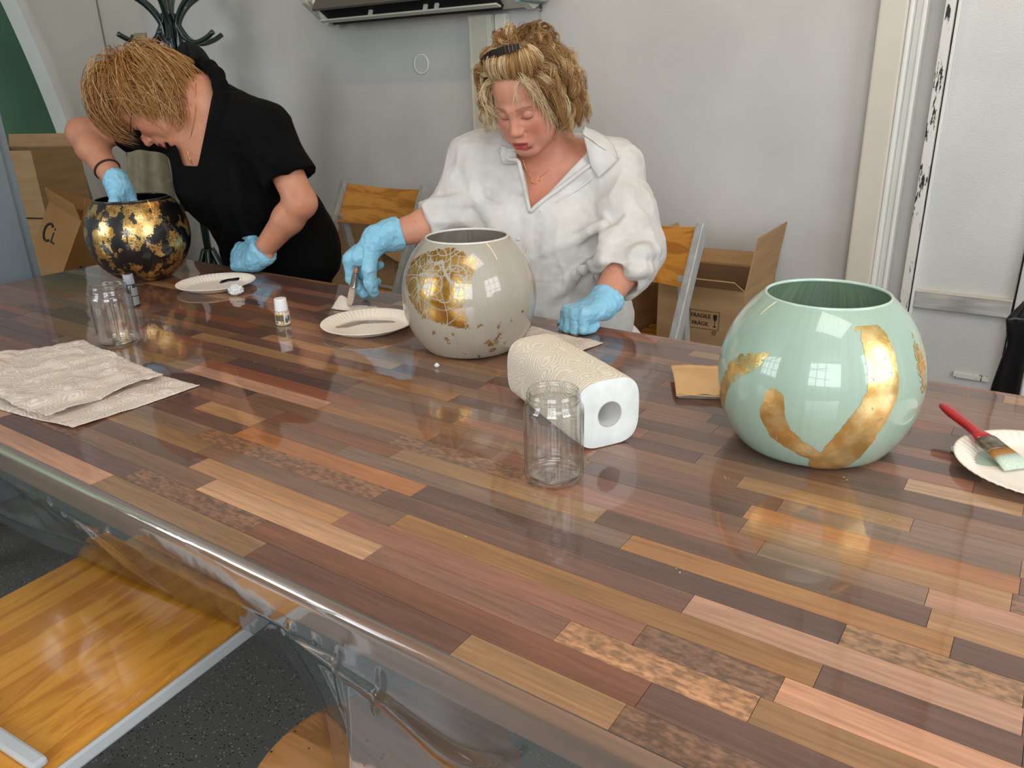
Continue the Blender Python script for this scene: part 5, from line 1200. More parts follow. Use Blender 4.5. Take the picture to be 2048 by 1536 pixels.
def head_colour(V, o, R, sc, skin, lips=(150, 48, 50), brow=(120, 92, 66), lash=(52, 36, 30), blush=(196, 112, 96)):
    L = (V - np.array(o)) @ np.array(R) / sc; x, y, z = L.T; c = np.tile(np.array(lin(*skin)[:3]), (len(V), 1))
    def mix(w, col): 
        nonlocal c; w = np.clip(w, 0, 1)[:, None]; c = c * (1 - w) + np.array(lin(*col)[:3]) * w
    front = y > .03
    for s in (-1, 1): mix(front * .55 * np.exp(-(((x - s * .043) / .022) ** 2 + ((z + .035) / .026) ** 2)), blush)
    mix(front * .35 * np.exp(-((x / .016) ** 2 + ((z + .030) / .018) ** 2)), blush)
    for s in (-1, 1):
        bz = .0185 + .004 * np.cos((np.abs(x) - .030) / .016); mix(front * .62 * (np.abs(np.abs(x) - .031) < .019) * (x * s > 0) * np.exp(-((z - bz) / .0030) ** 2), brow)
        ex = (np.abs(x) - .031) / .0145; lz = -.0078 + .0022 * ex ** 2
        mix(front * (x * s > 0) * .95 * (np.abs(ex) < 1.05) * np.exp(-((z - lz) / .0016) ** 2), lash)
        mix(front * (x * s > 0) * .30 * (np.abs(ex) < 1.25) * np.exp(-((z + .001) / .010) ** 2), (150, 96, 90))
    lx = np.abs(x) / .0235; upz = -.0592 - .0075 * lx ** 1.6 - .0016 * np.exp(-(x / .004) ** 2); dnz = -.0862 + .012 * lx ** 1.8
    lipm = front * (lx < .94) * (y > .080) * (z < upz) * (z > dnz); mix(lipm * .9, lips)
    mix(front * (np.abs(x) < .0165) * (y > .085) * np.exp(-((z + .0702) / .0016) ** 2) * 1.0, (62, 22, 24)); return c

# ---- a hand: a along the fingers, u out of the back, t towards the thumb
def hand_prims(S, w, a, u, t, curls, thumb, grow=0.0, sc=1.0, spread=1.0, bulk=0.0):
    a = nrm(a); u = nrm(np.array(u) - a * (a @ np.array(u))); t0 = np.cross(u, a); t = t0 if t0 @ np.array(t) > 0 else -t0; w = np.array(w, float)
    Pt = lambda x, y, z: w + sc * (a * x + t * y + u * z); g = grow
    palm = S.blank()
    base = [(.084, .029), (.088, .0095), (.084, -.0105), (.076, -.0285)]
    for (bx_, by_), rr in zip(base, (.0135, .0140, .0132, .0120)):
        palm.cap(Pt(.008, by_ * .62, 0), Pt(bx_ - .004, by_, .002), (.0165 + g) * sc, (rr + g) * sc, .012)
    palm.cap(Pt(.015, .024, -.010), Pt(.055, .030, -.012), (.0165 + g) * sc, (.0130 + g) * sc, .014); palm.cap(Pt(.018, -.022, -.008), Pt(.06, -.027, -.008), (.0150 + g) * sc, (.0115 + g) * sc, .014)
    palm.cap(Pt(-.03, 0, 0), Pt(.01, 0, 0), (.0240 + g) * sc, (.0230 + g) * sc, .02, flat=(tuple(u), .78))
    lens = [(.044, .026, .021), (.049, .029, .022), (.045, .027, .021), (.036, .021, .019)]; rad = [(.0098, .0088, .0078, .0066), (.0100, .0090, .0080, .0068), (.0096, .0086, .0076, .0064), (.0086, .0077, .0068, .0058)]
    fing = []
    for f in range(4):
        P = Pt(base[f][0], base[f][1], .001); ang = 0.0; pts = [P]; sp = (.10, .03, -.05, -.13)[f] * spread; d0 = nrm(a + t * sp)
        for seg in range(3):
            ang += curls[f][seg]; d = d0 * math.cos(ang) - u * math.sin(ang); pts.append(pts[-1] + d * lens[f][seg] * sc)
        fs = S.blank(); r = [(q + g) * sc for q in rad[f]]; fs.chain(pts, r, .006); fing.append((fs, pts))
    P = Pt(.022, .026, -.010); tp_ = [P]
    for (da, dt, du), Ln in zip(thumb, (.044, .034, .028)): tp_.append(tp_[-1] + nrm(a * da + t * dt + u * du) * Ln * sc)
    th = S.blank(); th.chain(tp_, [(q + g) * sc for q in (.0150, .0115, .0100, .0080)], .008)
    allf = fing[0][0]
    for q in fing[1:]: allf.merge(q[0], .0015)
    palm.merge(allf, .005); palm.merge(th, .009)
    S.merge(palm, .004); return [p for _, p in fing], tp_

# ---- hair: many thin tubes
def tubes(name, C, r, col, m, parent, sides=3):
    n, k, _ = C.shape; T = np.gradient(C, axis=1); T /= np.linalg.norm(T, axis=2, keepdims=True) + 1e-9
    ref = np.array([.31, .52, .79]); u = np.cross(T, ref); u /= np.linalg.norm(u, axis=2, keepdims=True) + 1e-9; v = np.cross(T, u)
    taper = np.interp(np.linspace(0, 1, k), [0, .15, .75, 1], [.7, 1, .9, .25])[None, :, None]
    rr = np.asarray(r).reshape(-1, 1, 1) * taper
    V = np.stack([C + rr * (math.cos(2 * PI * j / sides) * u + math.sin(2 * PI * j / sides) * v) for j in range(sides)], 2).reshape(-1, 3)
    b = (np.arange(n)[:, None, None] * k + np.arange(k - 1)[None, :, None]) * sides; j = np.arange(sides)[None, None, :]; j2 = (j + 1) % sides
    Fq = np.stack([b + j, b + j2, b + sides + j2, b + sides + j], -1).reshape(-1, 4)
    cc = np.repeat(np.asarray(col), k * sides, axis=0); return mobj(name, V, Fq, m, parent, True, cc)
def hair_mat(name, rough=.42):
    g = G(name); g.set(Roughness=rough, Specular_IOR_Level=.45); at_ = g.n('ShaderNodeVertexColor', layer_name='Col'); g.l(at_.outputs[0], g.p.inputs['Base Color']); return g.m
def skin_mat(name):
    g = G(name); g.set(Roughness=.46, Subsurface_Weight=.12, Subsurface_Scale=.006, Specular_IOR_Level=.4)
    g.p.inputs['Subsurface Radius'].default_value = (1.0, .35, .2)
    vc = g.n('ShaderNodeVertexColor', layer_name='Col'); tc = g.n('ShaderNodeTexCoord')
    nz = g.n('ShaderNodeTexNoise', i_Scale=26.0, i_Detail=5.0); g.l(tc.outputs['Object'], nz.inputs['Vector'])
    cr = g.n('ShaderNodeValToRGB'); e = cr.color_ramp.elements; e[0].position = .3; e[1].position = .72; e[0].color = (1.06, 1.04, 1.04, 1); e[1].color = (.92, .82, .80, 1); g.l(nz.outputs['Fac'], cr.inputs[0])
    n3 = g.n('ShaderNodeTexNoise', i_Scale=150.0, i_Detail=2.0); g.l(tc.outputs['Object'], n3.inputs['Vector'])
    c3 = g.n('ShaderNodeValToRGB'); e = c3.color_ramp.elements; e[0].position = .62; e[1].position = .72; e[0].color = (1, 1, 1, 1); e[1].color = (.84, .76, .72, 1); g.l(n3.outputs['Fac'], c3.inputs[0])
    mx = g.n('ShaderNodeMix', data_type='RGBA', blend_type='MULTIPLY'); mx.inputs['Factor'].default_value = 1; g.l(vc.outputs[0], mx.inputs['A']); g.l(cr.outputs[0], mx.inputs['B'])
    m2 = g.n('ShaderNodeMix', data_type='RGBA', blend_type='MULTIPLY'); m2.inputs['Factor'].default_value = .7; g.l(mx.outputs['Result'], m2.inputs['A']); g.l(c3.outputs[0], m2.inputs['B']); g.l(m2.outputs['Result'], g.p.inputs['Base Color'])
    n2 = g.n('ShaderNodeTexNoise', i_Scale=420.0, i_Detail=2.0); g.l(tc.outputs['Object'], n2.inputs['Vector'])
    b = g.n('ShaderNodeBump', i_Strength=.22, i_Distance=.0012); g.l(n2.outputs['Fac'], b.inputs['Height']); g.l(b.outputs[0], g.p.inputs['Normal']); return g.m
def ridge(P, f, seed, st=(1, 1, 1)): return np.abs(2 * vnoise(P * np.array(st), f, seed) - 1)
HB = 0.0025; HC = 0.0036     # field resolution: bodies, clothes
M_skin = skin_mat('skin'); M_glove = nmat('blue_nitrile', lin(132, 192, 220), lin(148, 206, 232), 16, .38, bump=.35, bscale=130, dist=.004)
A3 = lambda *a: at(*a)
def prism_cut(S, tri, dirv, y0, y1, k=.003):
    """take away the prism over a polygon (counter-clockwise seen from -dirv), swept from y0 to y1 along dirv"""
    dirv = nrm(dirv); tri = [np.array(p, float) for p in tri]; cen = sum(tri) / len(tri); pl = []
    for i in range(len(tri)):
        a, b = tri[i], tri[(i + 1) % len(tri)]; n = nrm(np.cross(b - a, dirv))
        if n @ (cen - a) > 0: n = -n
        pl.append((n, n @ a))
    pl.append((-dirv, -(dirv @ cen + y0))); pl.append((dirv, dirv @ cen + y1))
    X, Y, Z = S.ax[0].reshape(-1, 1, 1), S.ax[1].reshape(1, -1, 1), S.ax[2].reshape(1, 1, -1); d = None
    for n, c in pl:
        e = (X * n[0] + Y * n[1] + Z * n[2] - c).astype(np.float32); d = e if d is None else smax(d, e, .004)
    S.d = smax(S.d, -d, k)
def leaf(name, c4, m, parent, thick=.0022, n=14, wave=.003, bulge=.006, seed=0):
    c = [np.array(p, float) for p in c4]; V = []; nv = nrm(np.cross(c[1] - c[0], c[3] - c[0]))
    if nv[1] > 0: nv = -nv
    for i in range(n):
        for j in range(n):
            s, t = i / (n - 1), j / (n - 1); p = (1 - s) * (1 - t) * c[0] + s * (1 - t) * c[1] + s * t * c[2] + (1 - s) * t * c[3]
            w = bulge * 4 * s * (1 - s) * (.3 + t) + wave * (vnoise(p[None], 60, seed)[0] - .5) * 2; V.append(p + nv * w)
    Fq = np.array([(i * n + j, (i + 1) * n + j, (i + 1) * n + j + 1, i * n + j + 1) for i in range(n - 1) for j in range(n - 1)])
    o = mobj(name, V, Fq, m, parent, True); md = o.modifiers.new('t', 'SOLIDIFY'); md.thickness = thick; md.offset = 0; return o

# =================================================================== seated woman in white
PW = tag(bpy.data.objects.new('person', None), 'seated woman with curly blonde hair and white shirt holding a brush over a plate', 'person')
bpy.data.objects.remove(PW); 
shR, shL = A3(952, 322, 1.65), A3(1228, 338, 1.765)
elR, wrR = A3(908, 436, 1.575), A3(768, 474, 1.425)
elL, wrL = A3(1270, 498, 1.675), A3(1200, 616, 1.50)
sd = nrm(shL - shR); fd = nrm(np.cross(sd, (0, 0, 1)))          # across the shoulders, forward
RT = np.stack([sd, fd, (0, 0, 1)], 1); RT[:, 2] = np.cross(RT[:, 0], RT[:, 1]); mid = (shR + shL) / 2
nb = mid + np.array((0, .012, .030)); chest = mid + np.array((0, .01, -.15)); belly = np.array((-1.065, 1.72, .72))
FW = nrm((.115, -.872, -.47)); 
UW = nrm(np.array((.03, -.46, .88)) - FW * (np.array((.03, -.46, .88)) @ FW)); XW = np.cross(FW, UW)
RW_h = np.stack([XW, FW, UW], 1); scW = .915
eyeW = A3(1031, 231, 1.535); oW = eyeW - FW * .082 * scW
S = Sdf((-1.56, 1.30, .60), (-.68, 1.95, 1.42), HB)
def torsoW(S, g, bust=True):
    S.ell(belly, (.185 + g, .130 + g, .15 + g), RT, .03); S.ell(chest, (.178 + g, .122 + g, .16 + g), RT, .06)
    for s in (-1, 1): S.ell(chest + sd * s * .080 + fd * .082 + np.array((0, 0, -.035)), (.078 + g, .070 + g, .078 + g), RT, .04)
    S.cap(shR + sd * .045, shL - sd * .045, .052 + g, .052 + g, .05)
    S.cap(nb - np.array((0, 0, .03)), shR + np.array((0, 0, .005)), .058 + g, .050 + g, .05); S.cap(nb - np.array((0, 0, .03)), shL + np.array((0, 0, .005)), .058 + g, .050 + g, .05)
torsoW(S, 0)
hb_ = oW + RW_h @ np.array((0, -.030, -.055)); S.cap(hb_, nb - fd * .012, .054, .060, .03); S.cap(oW + RW_h @ np.array((0, .0, -.085)), nb + fd * .035 + np.array((0, 0, -.02)), .036, .042, .03)
for a, b, c in ((shR, elR, wrR), (shL, elL, wrL)): S.chain([a, b], [.052, .043], .03); S.chain([b, b + (c - b) * .35, c], [.043, .043, .028], .02)
build_head(S, oW, RW_h, scW, .75, .8)
# gloved right hand over the plate, holding the brush; left fist resting on the table
aR = nrm((-.74, -.20, -.50)); uR = nrm((-.50, -.30, .72)); tR = nrm((.25, -.95, -.2))
curR = [(.95, .55, .20), (.85, .55, .25), (1.0, .85, .45), (1.15, 1.1, .7)]; thR = [(.40, .62, -.62), (.55, .10, -.85), (.45, -.25, -.85)]
aL = nrm((-.40, -.88, -.14)); uL = nrm((-.25, -.25, .93)); tL = nrm((-.7, .55, 0))
curL = [(1.15, 1.45, .7), (1.2, 1.5, .7), (1.25, 1.5, .7), (1.3, 1.5, .7)]; thL = [(.45, .85, -.25), (.86, .30, -.42), (.90, .05, -.45)]
wRh = wrR + nrm(wrR - elR) * .012; wLh = wrL + nrm(wrL - elL) * .010 + np.array((.006, .012, .014))
hand_prims(S, wRh, aR, uR, tR, curR, thR, 0, 1.08); hand_prims(S, wLh, aL, uL, tL, curL, thL, 0, .96)
V, Fq = S.mesh(); V = smooth_mesh(V, Fq, 2)
skinW = (206, 150, 124)
cW = np.tile(np.array(lin(*skinW)[:3]), (len(V), 1)); hd = np.linalg.norm(V - oW, axis=1) < .16; cW[hd] = head_colour(V[hd], oW, RW_h, scW, skinW, (172, 52, 58))
chestred = np.exp(-(np.linalg.norm((V - (chest + fd * .11 + np.array((0, 0, .09)))) * np.array((1, 1, .8)), axis=1) / .11) ** 2)[:, None] * .45; cW = cW * (1 - chestred) + np.array(lin(186, 104, 84)[:3]) * chestred
body = mobj('person', V, Fq, M_skin, None, True, cW); PW = tag(body, 'seated woman with curly blonde hair and white shirt holding a brush over a plate', 'person')
# gloves
def glove(name, w, a, u, t, cur, th, elbow, parent, lo, hi, sc=.93, cuff=.055, seed=0, table=None):
    G_ = Sdf(lo, hi, .0019); hand_prims(G_, w, a, u, t, cur, th, .0036, sc)
    d = nrm(np.array(elbow) - np.array(w)); w = np.array(w, float)
    G_.cap(w - d * .005, w + d * (cuff - .012), .0330 * sc, .0385 * sc, .014); G_.half(w + d * cuff, d, .002)
    G_.displace(lambda P: -.0020 * (1 - ridge(P, 60, seed, (1, 1, .6))) ** 3 - .0016 * (1 - ridge(P, 105, seed + 3, (.6, 1, 1))) ** 3 + .0010, .012)
    if table is not None: G_.half((0, 0, table), (0, 0, -1), .004)
    V, Fq = G_.mesh(); return mobj(name, smooth_mesh(V, Fq, 1), Fq, M_glove, parent, True)
glove('glove', wRh, aR, uR, tR, curR, thR, elR, PW, wRh - .20, wRh + .12, 1.08, seed=1)
glove('glove', wLh, aL, uL, tL, curL, thL, elL, PW, wLh - .17, wLh + .11, .96, .026, seed=7, table=TZ + .0012)
# shirt
M_shirt = nmat('white_cotton', lin(200, 196, 190), lin(212, 209, 204), 20, .85, bump=.25, bscale=26, dist=.006)
S = Sdf((-1.52, 1.38, .60), (-.64, 2.0, 1.20), .0031); torsoW(S, .012)
S.ell(belly + np.array((0, 0, -.06)), (.20, .15, .13), RT, .05); S.ell(chest + fd * .06 + np.array((0, 0, -.12)), (.165, .085, .12), RT, .06)
cufR = elR + (wrR - elR) * .40; cufL = elL + (wrL - elL) * .56
S0 = S; S = S0.blank()
S.chain([shR - sd * .0, shR + (elR - shR) * .5 + np.array((0, 0, -.010)), elR], [.060, .061, .060], .03); S.chain([elR, cufR], [.060, .053], .02)
S.chain([shL, shL + (elL - shL) * .55 + sd * .004, elL + np.array((0, 0, -.010))], [.060, .066, .062], .03); S.chain([elL, elL + (cufL - elL) * .6, cufL], [.062, .062, .054], .02)
for c_, e_ in ((cufR, elR), (cufL, elL)):
    d = nrm(e_ - c_); S.cap(c_ + d * .004, c_ + d * .032, .0570, .0585, .003); S.half(c_ - d * 9e-4, -d, .003) if False else None
def cut_end(S, c, d, r):      # flat cut of a sleeve end, hollowed
    def fn(X, Y, Z):
        x, y, z = X - c[0], Y - c[1], Z - c[2]; ax = x * d[0] + y * d[1] + z * d[2]; rad = np.sqrt(np.maximum(x * x + y * y + z * z - ax * ax, 0)); return np.maximum(np.maximum(ax, -ax - .10), rad - r)
    S.op(fn, c - .11, c + .11, .003, 's')
for c_, e_ in ((cufR, elR), (cufL, elL)):
    d = nrm(e_ - c_); cut_end(S, c_ + d * .002, d, .085); S.cap(c_ + d * .02, c_ - d * .08, .049, .049, .003, 's')
S0.merge(S, .03); S = S0
folds = [((1210, 430, 1.70), (1205, 520, 1.66), (1190, 560, 1.62), .010), ((1205, 445, 1.66), (1150, 480, 1.60), (1090, 505, 1.57), .009), ((955, 395, 1.62), (985, 440, 1.60), (1010, 500, 1.58), .011), ((1200, 520, 1.64), (1140, 560, 1.60), (1100, 600, 1.59), .010),
         ((1285, 440, 1.70), (1250, 455, 1.66), (1215, 480, 1.66), .009), ((1315, 500, 1.66), (1270, 510, 1.62), (1220, 540, 1.62), .012), ((1300, 540, 1.62), (1265, 545, 1.57), (1235, 560, 1.58), .011), ((940, 400, 1.56), (905, 410, 1.53), (860, 412, 1.52), .010), ((950, 440, 1.56), (915, 440, 1.53), (865, 440, 1.50), .010), ((935, 330, 1.60), (950, 370, 1.58), (955, 400, 1.58), .009), ((1055, 440, 1.57), (1052, 520, 1.56), (1045, 600, 1.57), .006)]
def surf_push(S, P, r):       # ridge fold laid just under the cloth's surface
    pts = spline([A3(*p) for p in P], 9)
    S.chain(pts, [r * q for q in (.4, .8, 1, 1, 1, 1, .95, .8, .4)], .016)
def on_surface(S, p):         # move a point along the view ray to the field's surface
    o = CAM; d = nrm(np.array(p) - CAM); L = np.linalg.norm(np.array(p) - CAM); best = None
    for t in np.arange(L - .22, L + .22, .003):
        q = o + d * t; ix = np.round((q - S.lo) / S.h).astype(int)
        if (ix < 0).any() or (ix >= S.n).any(): continue
        if S.d[tuple(ix)] < 0: return q, d
    return np.array(p), d
for f in folds:
    pts = []
    for p in f[:3]: q, d = on_surface(S, A3(*p)); pts.append(q + d * .003)
    pts = spline(pts, 9); S.chain(pts, [f[3] * q for q in (.35, .7, .95, 1, 1, 1, .9, .7, .35)], .018)
S.displace(lambda P: -.0075 * (1 - ridge(P, 9, 2.2, (1, 1, .5))) ** 3 - .0045 * (1 - ridge(P + .03 * P[:, [2, 0, 1]], 21, 5.1, (1, .8, .7))) ** 3 - .0018 * (1 - ridge(P, 52, 8)) ** 2 + .0036, .016)
dv = nrm((.42, -.90, .10)); Bv, _ = on_surface(S, A3(1061, 424, 1.57)); 
Lv, Rv, L2, R2 = A3(1036, 300, 1.60), A3(1170, 305, 1.65), A3(1040, 262, 1.62), A3(1172, 255, 1.66)
prism_cut(S, [Bv, Rv, R2, L2, Lv], dv, -.13, .5, .004)
S.cap(nb + np.array((0, 0, -.02)), hb_, .066, .066, .006, 's'); S.cap(nb + fd * .05 + np.array((0, 0, -.01)), oW + RW_h @ np.array((0, .03, -.07)), .055, .05, .006, 's')
S.half((0, 0, .615), (0, 0, -1), .004)
V, Fq = S.mesh(); SHW = mobj('shirt', smooth_mesh(V, Fq, 2), Fq, M_shirt, PW, True); SFW = S
def oS(px_, py_, y, off=.004): q, d = on_surface(SFW, A3(px_, py_, y)); return q - d * off
# collar leaves, neck band, placket, buttons
leaf('collar', [A3(1163, 258, 1.66), oS(1182, 332, 1.62, .008), oS(1196, 356, 1.62, .006), oS(1238, 318, 1.66, .006)], M_shirt, PW, .003, wave=.003, bulge=.006, seed=3)
leaf('collar', [A3(1168, 252, 1.675), A3(1164, 268, 1.655), oS(1236, 318, 1.66, .006), oS(1212, 272, 1.70, .006)], M_shirt, PW, .003, wave=.003, bulge=.004, seed=5)
leaf('collar', [A3(1000, 292, 1.585), A3(1030, 300, 1.575), oS(1036, 326, 1.57, .010), oS(1004, 318, 1.58, .010)], M_shirt, PW, .004, wave=.006, bulge=.010, seed=8)
MB().tube(spline([A3(1000, 300, 1.60), A3(1018, 318, 1.582), A3(1036, 322, 1.575), A3(1042, 345, 1.572), oS(1052, 390, 1.57), oS(1060, 424, 1.57)], 30), .005, 8).build('collar_edge', M_shirt, PW, True)
MB().tube(spline([oS(1060, 424, 1.57), oS(1085, 402, 1.58), oS(1125, 372, 1.60), oS(1160, 345, 1.62), oS(1180, 330, 1.63)], 30), .0055, 8).build('lapel_fold', M_shirt, PW, True)
MB().tube(spline([oS(1078, 424, 1.57, .001), oS(1120, 400, 1.58, .001), oS(1160, 375, 1.6, .001), oS(1190, 350, 1.62, .001)], 24), .0030, 8).build('placket_seam', M_shirt, PW, True)
MB().tube(spline([oS(1061, 426, 1.57, .000), oS(1058, 470, 1.57, .000), oS(1052, 520, 1.57, .000), oS(1046, 580, 1.57, .000)], 24), .0026, 8).build('placket_seam', M_shirt, PW, True)
M_btn = pmat('pearl_button', lin(214, 214, 214), .25)
for p in ((1036, 478, 1.57), (1037, 472, 1.57), (1033, 532, 1.57), (1304, 468, 1.66)):
    q = oS(*p, .001); 
    if p == (1037, 472, 1.57): continue
    d = nrm(CAM - q); MB().tube([q - d * .001, q + d * .0015], .0052, 14).build('button', M_btn, PW, True)
# trousers, legs and shoes (below the table)
M_trs = nmat('white_cotton_trousers', lin(226, 224, 220), lin(234, 232, 229), 20, .85)
S = Sdf((-1.34, 1.12, .05), (-.78, 2.02, .72), .007); hip = np.array((-1.045, 1.80, .575))
S.ell(hip, (.19, .155, .10), RT, .03)
for s in (-1, 1):
    h0 = hip + sd * s * .095; kn = h0 + np.array((.03, -.42, -.03)) + sd * s * .03; an = kn + np.array((.0, .05, -.42)); S.chain([h0, kn, an], [.088, .064, .048], .03)
S.half((0, 0, .06), (0, 0, -1)); V, Fq = S.mesh(); mobj('trousers', smooth_mesh(V, Fq, 2), Fq, M_trs, PW, True)
M_shoe = pmat('dark_shoe', lin(40, 40, 44), .5)
for s in (-1, 1):
    an = hip + sd * s * .125 + np.array((.03, -.37, -.45)); S = Sdf(an + (-.08, -.24, -.14), an + (.08, .08, .05), .006); f = np.array((an[0], an[1], .045))
    S.cap(f + (0, .03, 0), f + (0, -.15, -.008), .042, .036, .02); S.cap(an, f, .045, .045, .02); S.half((0, 0, .002), (0, 0, -1)); V, Fq = S.mesh(); mobj('shoe', V, Fq, M_shoe, PW, True)
# necklace with two linked rings, bracelets
M_au = pmat('gold_jewellery', lin(224, 176, 92), .22, 1.0)
def oB(p, off=.0015, Sx=None): q, d = on_surface(Sx, A3(*p)); return q - d * off
SB = Sdf((-1.30, 1.45, .85), (-.85, 1.85, 1.15), .005); torsoW(SB, 0); SB.cap(hb_, nb - fd * .012, .054, .060, .03); SB.cap(oW + RW_h @ np.array((0, .0, -.085)), nb + fd * .035 + np.array((0, 0, -.02)), .036, .042, .03)
pts = [oB(p, .002, SB) for p in ((1046, 318, 1.60), (1052, 338, 1.59), (1064, 354, 1.58), (1080, 354, 1.58), (1100, 338, 1.6), (1125, 322, 1.62))]
MB().tube(spline(pts, 50), .0007, 5).build('necklace', M_au, PW, True)
for (cx_, cy_, r_) in ((1068, 361, .0075), (1080, 357, .0055)):
    c = oB((cx_, cy_, 1.58), .003, SB); e1 = sd; e2 = nrm(np.array((0, 0, 1)) - fd * .3); MB().tube([c + r_ * (math.cos(a) * e1 + math.sin(a) * e2) for a in np.linspace(0, 2 * PI, 33)], .0008, 6, False).build('pendant', M_au, PW, True)
d = nrm(elR - wrR); n1 = nrm(np.cross(d, (0, 0, 1))); n2 = np.cross(d, n1)
for k, off in ((0, .060), (1, .066)):
    c = wrR + d * (off - .012); pts = [c + (.0315 + .002 * k) * (math.cos(a) * n1 + math.sin(a) * n2) + d * .006 * math.sin(a + k) for a in np.linspace(0, 2 * PI, 41)]; MB().tube(pts, .0011, 6, False).build('bracelet', M_au, PW, True)
c = wrR + d * .050 - np.array((0, .016, .034)); MB().lathe([(.0003, -.004), (.003, -.003), (.004, 0), (.003, .003), (.0003, .004)], c, 12).build('charm', M_au, PW, True)

# hair of the seated woman: swept up from the brow into a clip, loose curls round the sides
rh = np.random.default_rng(21)
blonds = np.array([lin(166, 122, 70)[:3], lin(192, 150, 96)[:3], lin(216, 186, 138)[:3], lin(134, 94, 54)[:3], lin(232, 212, 174)[:3]])
def to_world(L, o, R, sc): return np.einsum('ij,nkj->nki', R, L * sc) + np.array(o)
def bez_many(P, k=14):
    t = np.linspace(0, 1, k)[None, :, None]; P = [np.asarray(p)[:, None, :] for p in P]
    return (1 - t) ** 3 * P[0] + 3 * (1 - t) ** 2 * t * P[1] + 3 * (1 - t) * t * t * P[2] + t ** 3 * P[3]
def curl(C, amp, turns, rs, start=.3):
    n, k, _ = C.shape; t = np.linspace(0, 1, k)[None, :]; T = np.gradient(C, axis=1); T /= np.linalg.norm(T, axis=2, keepdims=True) + 1e-9
    u = np.cross(T, np.array([.2, .9, .3])); u /= np.linalg.norm(u, axis=2, keepdims=True) + 1e-9; v = np.cross(T, u)
    ph = rs.uniform(0, 2 * PI, (n, 1)); tr = rs.uniform(.7, 1.3, (n, 1)) * turns; a = np.asarray(amp).reshape(-1, 1) * np.clip((t - start) / (1 - start), 0, 1)
    return C + a[..., None] * (np.cos(ph + 2 * PI * tr * t)[..., None] * u + np.sin(ph + 2 * PI * tr * t)[..., None] * v)
EC = np.array((0, -.010, .036)); ER = np.array((.079, .099, .093))
def scalp(az, el, k=1.0): return EC + ER * k * np.stack([np.cos(el) * np.sin(az), np.cos(el) * np.cos(az), np.sin(el)], -1)
def jit(n, s, rs=rh): return rs.normal(0, s, (n, 3))
grp = []
def locks(P0, P1, P2, P3, ns, amp, turns, spread, ton, rad=(.0005, .0010), k=20, start=.15, fuzz=.002):
    """each guide lock carries ns strands that share its curl"""
    nl = len(P0); g_ = curl(bez_many([P0, P1, P2, P3], k), amp, turns, rh, start); g_ = np.repeat(g_, ns, axis=0)
    off = rh.normal(0, 1, (nl * ns, 1, 3)) * np.asarray(spread).repeat(ns).reshape(-1, 1, 1) * np.interp(np.linspace(0, 1, k), [0, .3, .75, 1], [.9, 1, .65, .35])[None, :, None]
    C = curl(g_ + off, np.full(nl * ns, fuzz), 2.0, rh, .3); tone = np.repeat(ton, ns) + rh.normal(0, .45, nl * ns)
    grp.append((C, rh.uniform(rad[0], rad[1], nl * ns), np.clip(tone, 0, 4)))
unit = lambda o: o / np.linalg.norm(o, axis=1, keepdims=True)
# 1 front, brow to clip, in separate pulled-back strands
n = 34; az = np.linspace(-1.30, 1.30, n) + rh.normal(0, .03, n); el = .60 + .06 * rh.random(n) - .10 * np.abs(az); P0 = scalp(az, el)
tgt = np.stack([np.sin(az) * .052, .030 + .010 * rh.random(n) - .012 * np.abs(az), .139 + .006 * rh.random(n)], 1); out = unit(scalp(az, el + .05) - EC); lump = .012 + .014 * rh.random(n)
locks(P0, P0 + out * (lump + .012)[:, None] + np.array((0, -.002, .020)), tgt + np.stack([np.sin(az) * .018, np.full(n, .030), np.full(n, .010)], 1), tgt, 42, np.zeros(n), 1, np.full(n, .0042), rh.uniform(.3, 3.6, n), (.0005, .0010), 14, .5, .0006)
# 2 sides, down to the jaw in loose curls
n = 150; sgn = rh.choice([-1, 1], n, p=[.58, .42]); az = sgn * rh.uniform(.80, 2.3, n); el = rh.uniform(.05, 1.10, n); P0 = scalp(az, el); drop = rh.uniform(.30, 1.0, n) * np.where(sgn > 0, .85, 1.0)
zend = .065 - .170 * drop; r_out = rh.uniform(.086, .136, n) * (1 - .05 * drop); yend = np.cos(az) * .075 - .014 + rh.normal(0, .012, n)
P3 = np.stack([sgn * np.maximum(np.abs(np.sin(az)) * r_out, .060), np.minimum(yend, .040), zend], 1) + jit(n, .006); o1 = unit(P0 - EC)
locks(P0, P0 + o1 * rh.uniform(.020, .052, n)[:, None] + np.array((0, 0, .014)), P3 + np.stack([sgn * .030, np.zeros(n), .055 + .02 * rh.random(n)], 1), P3 + np.stack([sgn * rh.uniform(-.012, .016, n), np.zeros(n), np.zeros(n)], 1), 22, rh.uniform(.007, .0175, n), 2.1, rh.uniform(.0035, .0065, n), rh.normal(1.7, .9, n), (.0004, .0008), 24, .15, .0016)
# 3 crown curls behind the clip
n = 84; az = rh.uniform(-PI, PI, n); el = rh.uniform(.75, 1.5, n); P0 = scalp(az, el); P0[:, 1] = np.minimum(P0[:, 1], .022); P0[:, 0] *= .8; o1 = unit(P0 - EC); hgt = rh.uniform(.014, .046, n); P1 = P0 + o1 * hgt[:, None] * 1.1
d3 = np.stack([np.sin(az) * .040, -.030 + rh.normal(0, .02, n), rh.normal(-.012, .012, n)], 1)
locks(P0, P1, P1 + d3 * .6, P0 + d3 + o1 * (hgt * .5)[:, None], 20, rh.uniform(.006, .013, n), 1.9, rh.uniform(.003, .006, n), rh.normal(1.1, .8, n), (.0004, .0008), 22, .1, .0016)
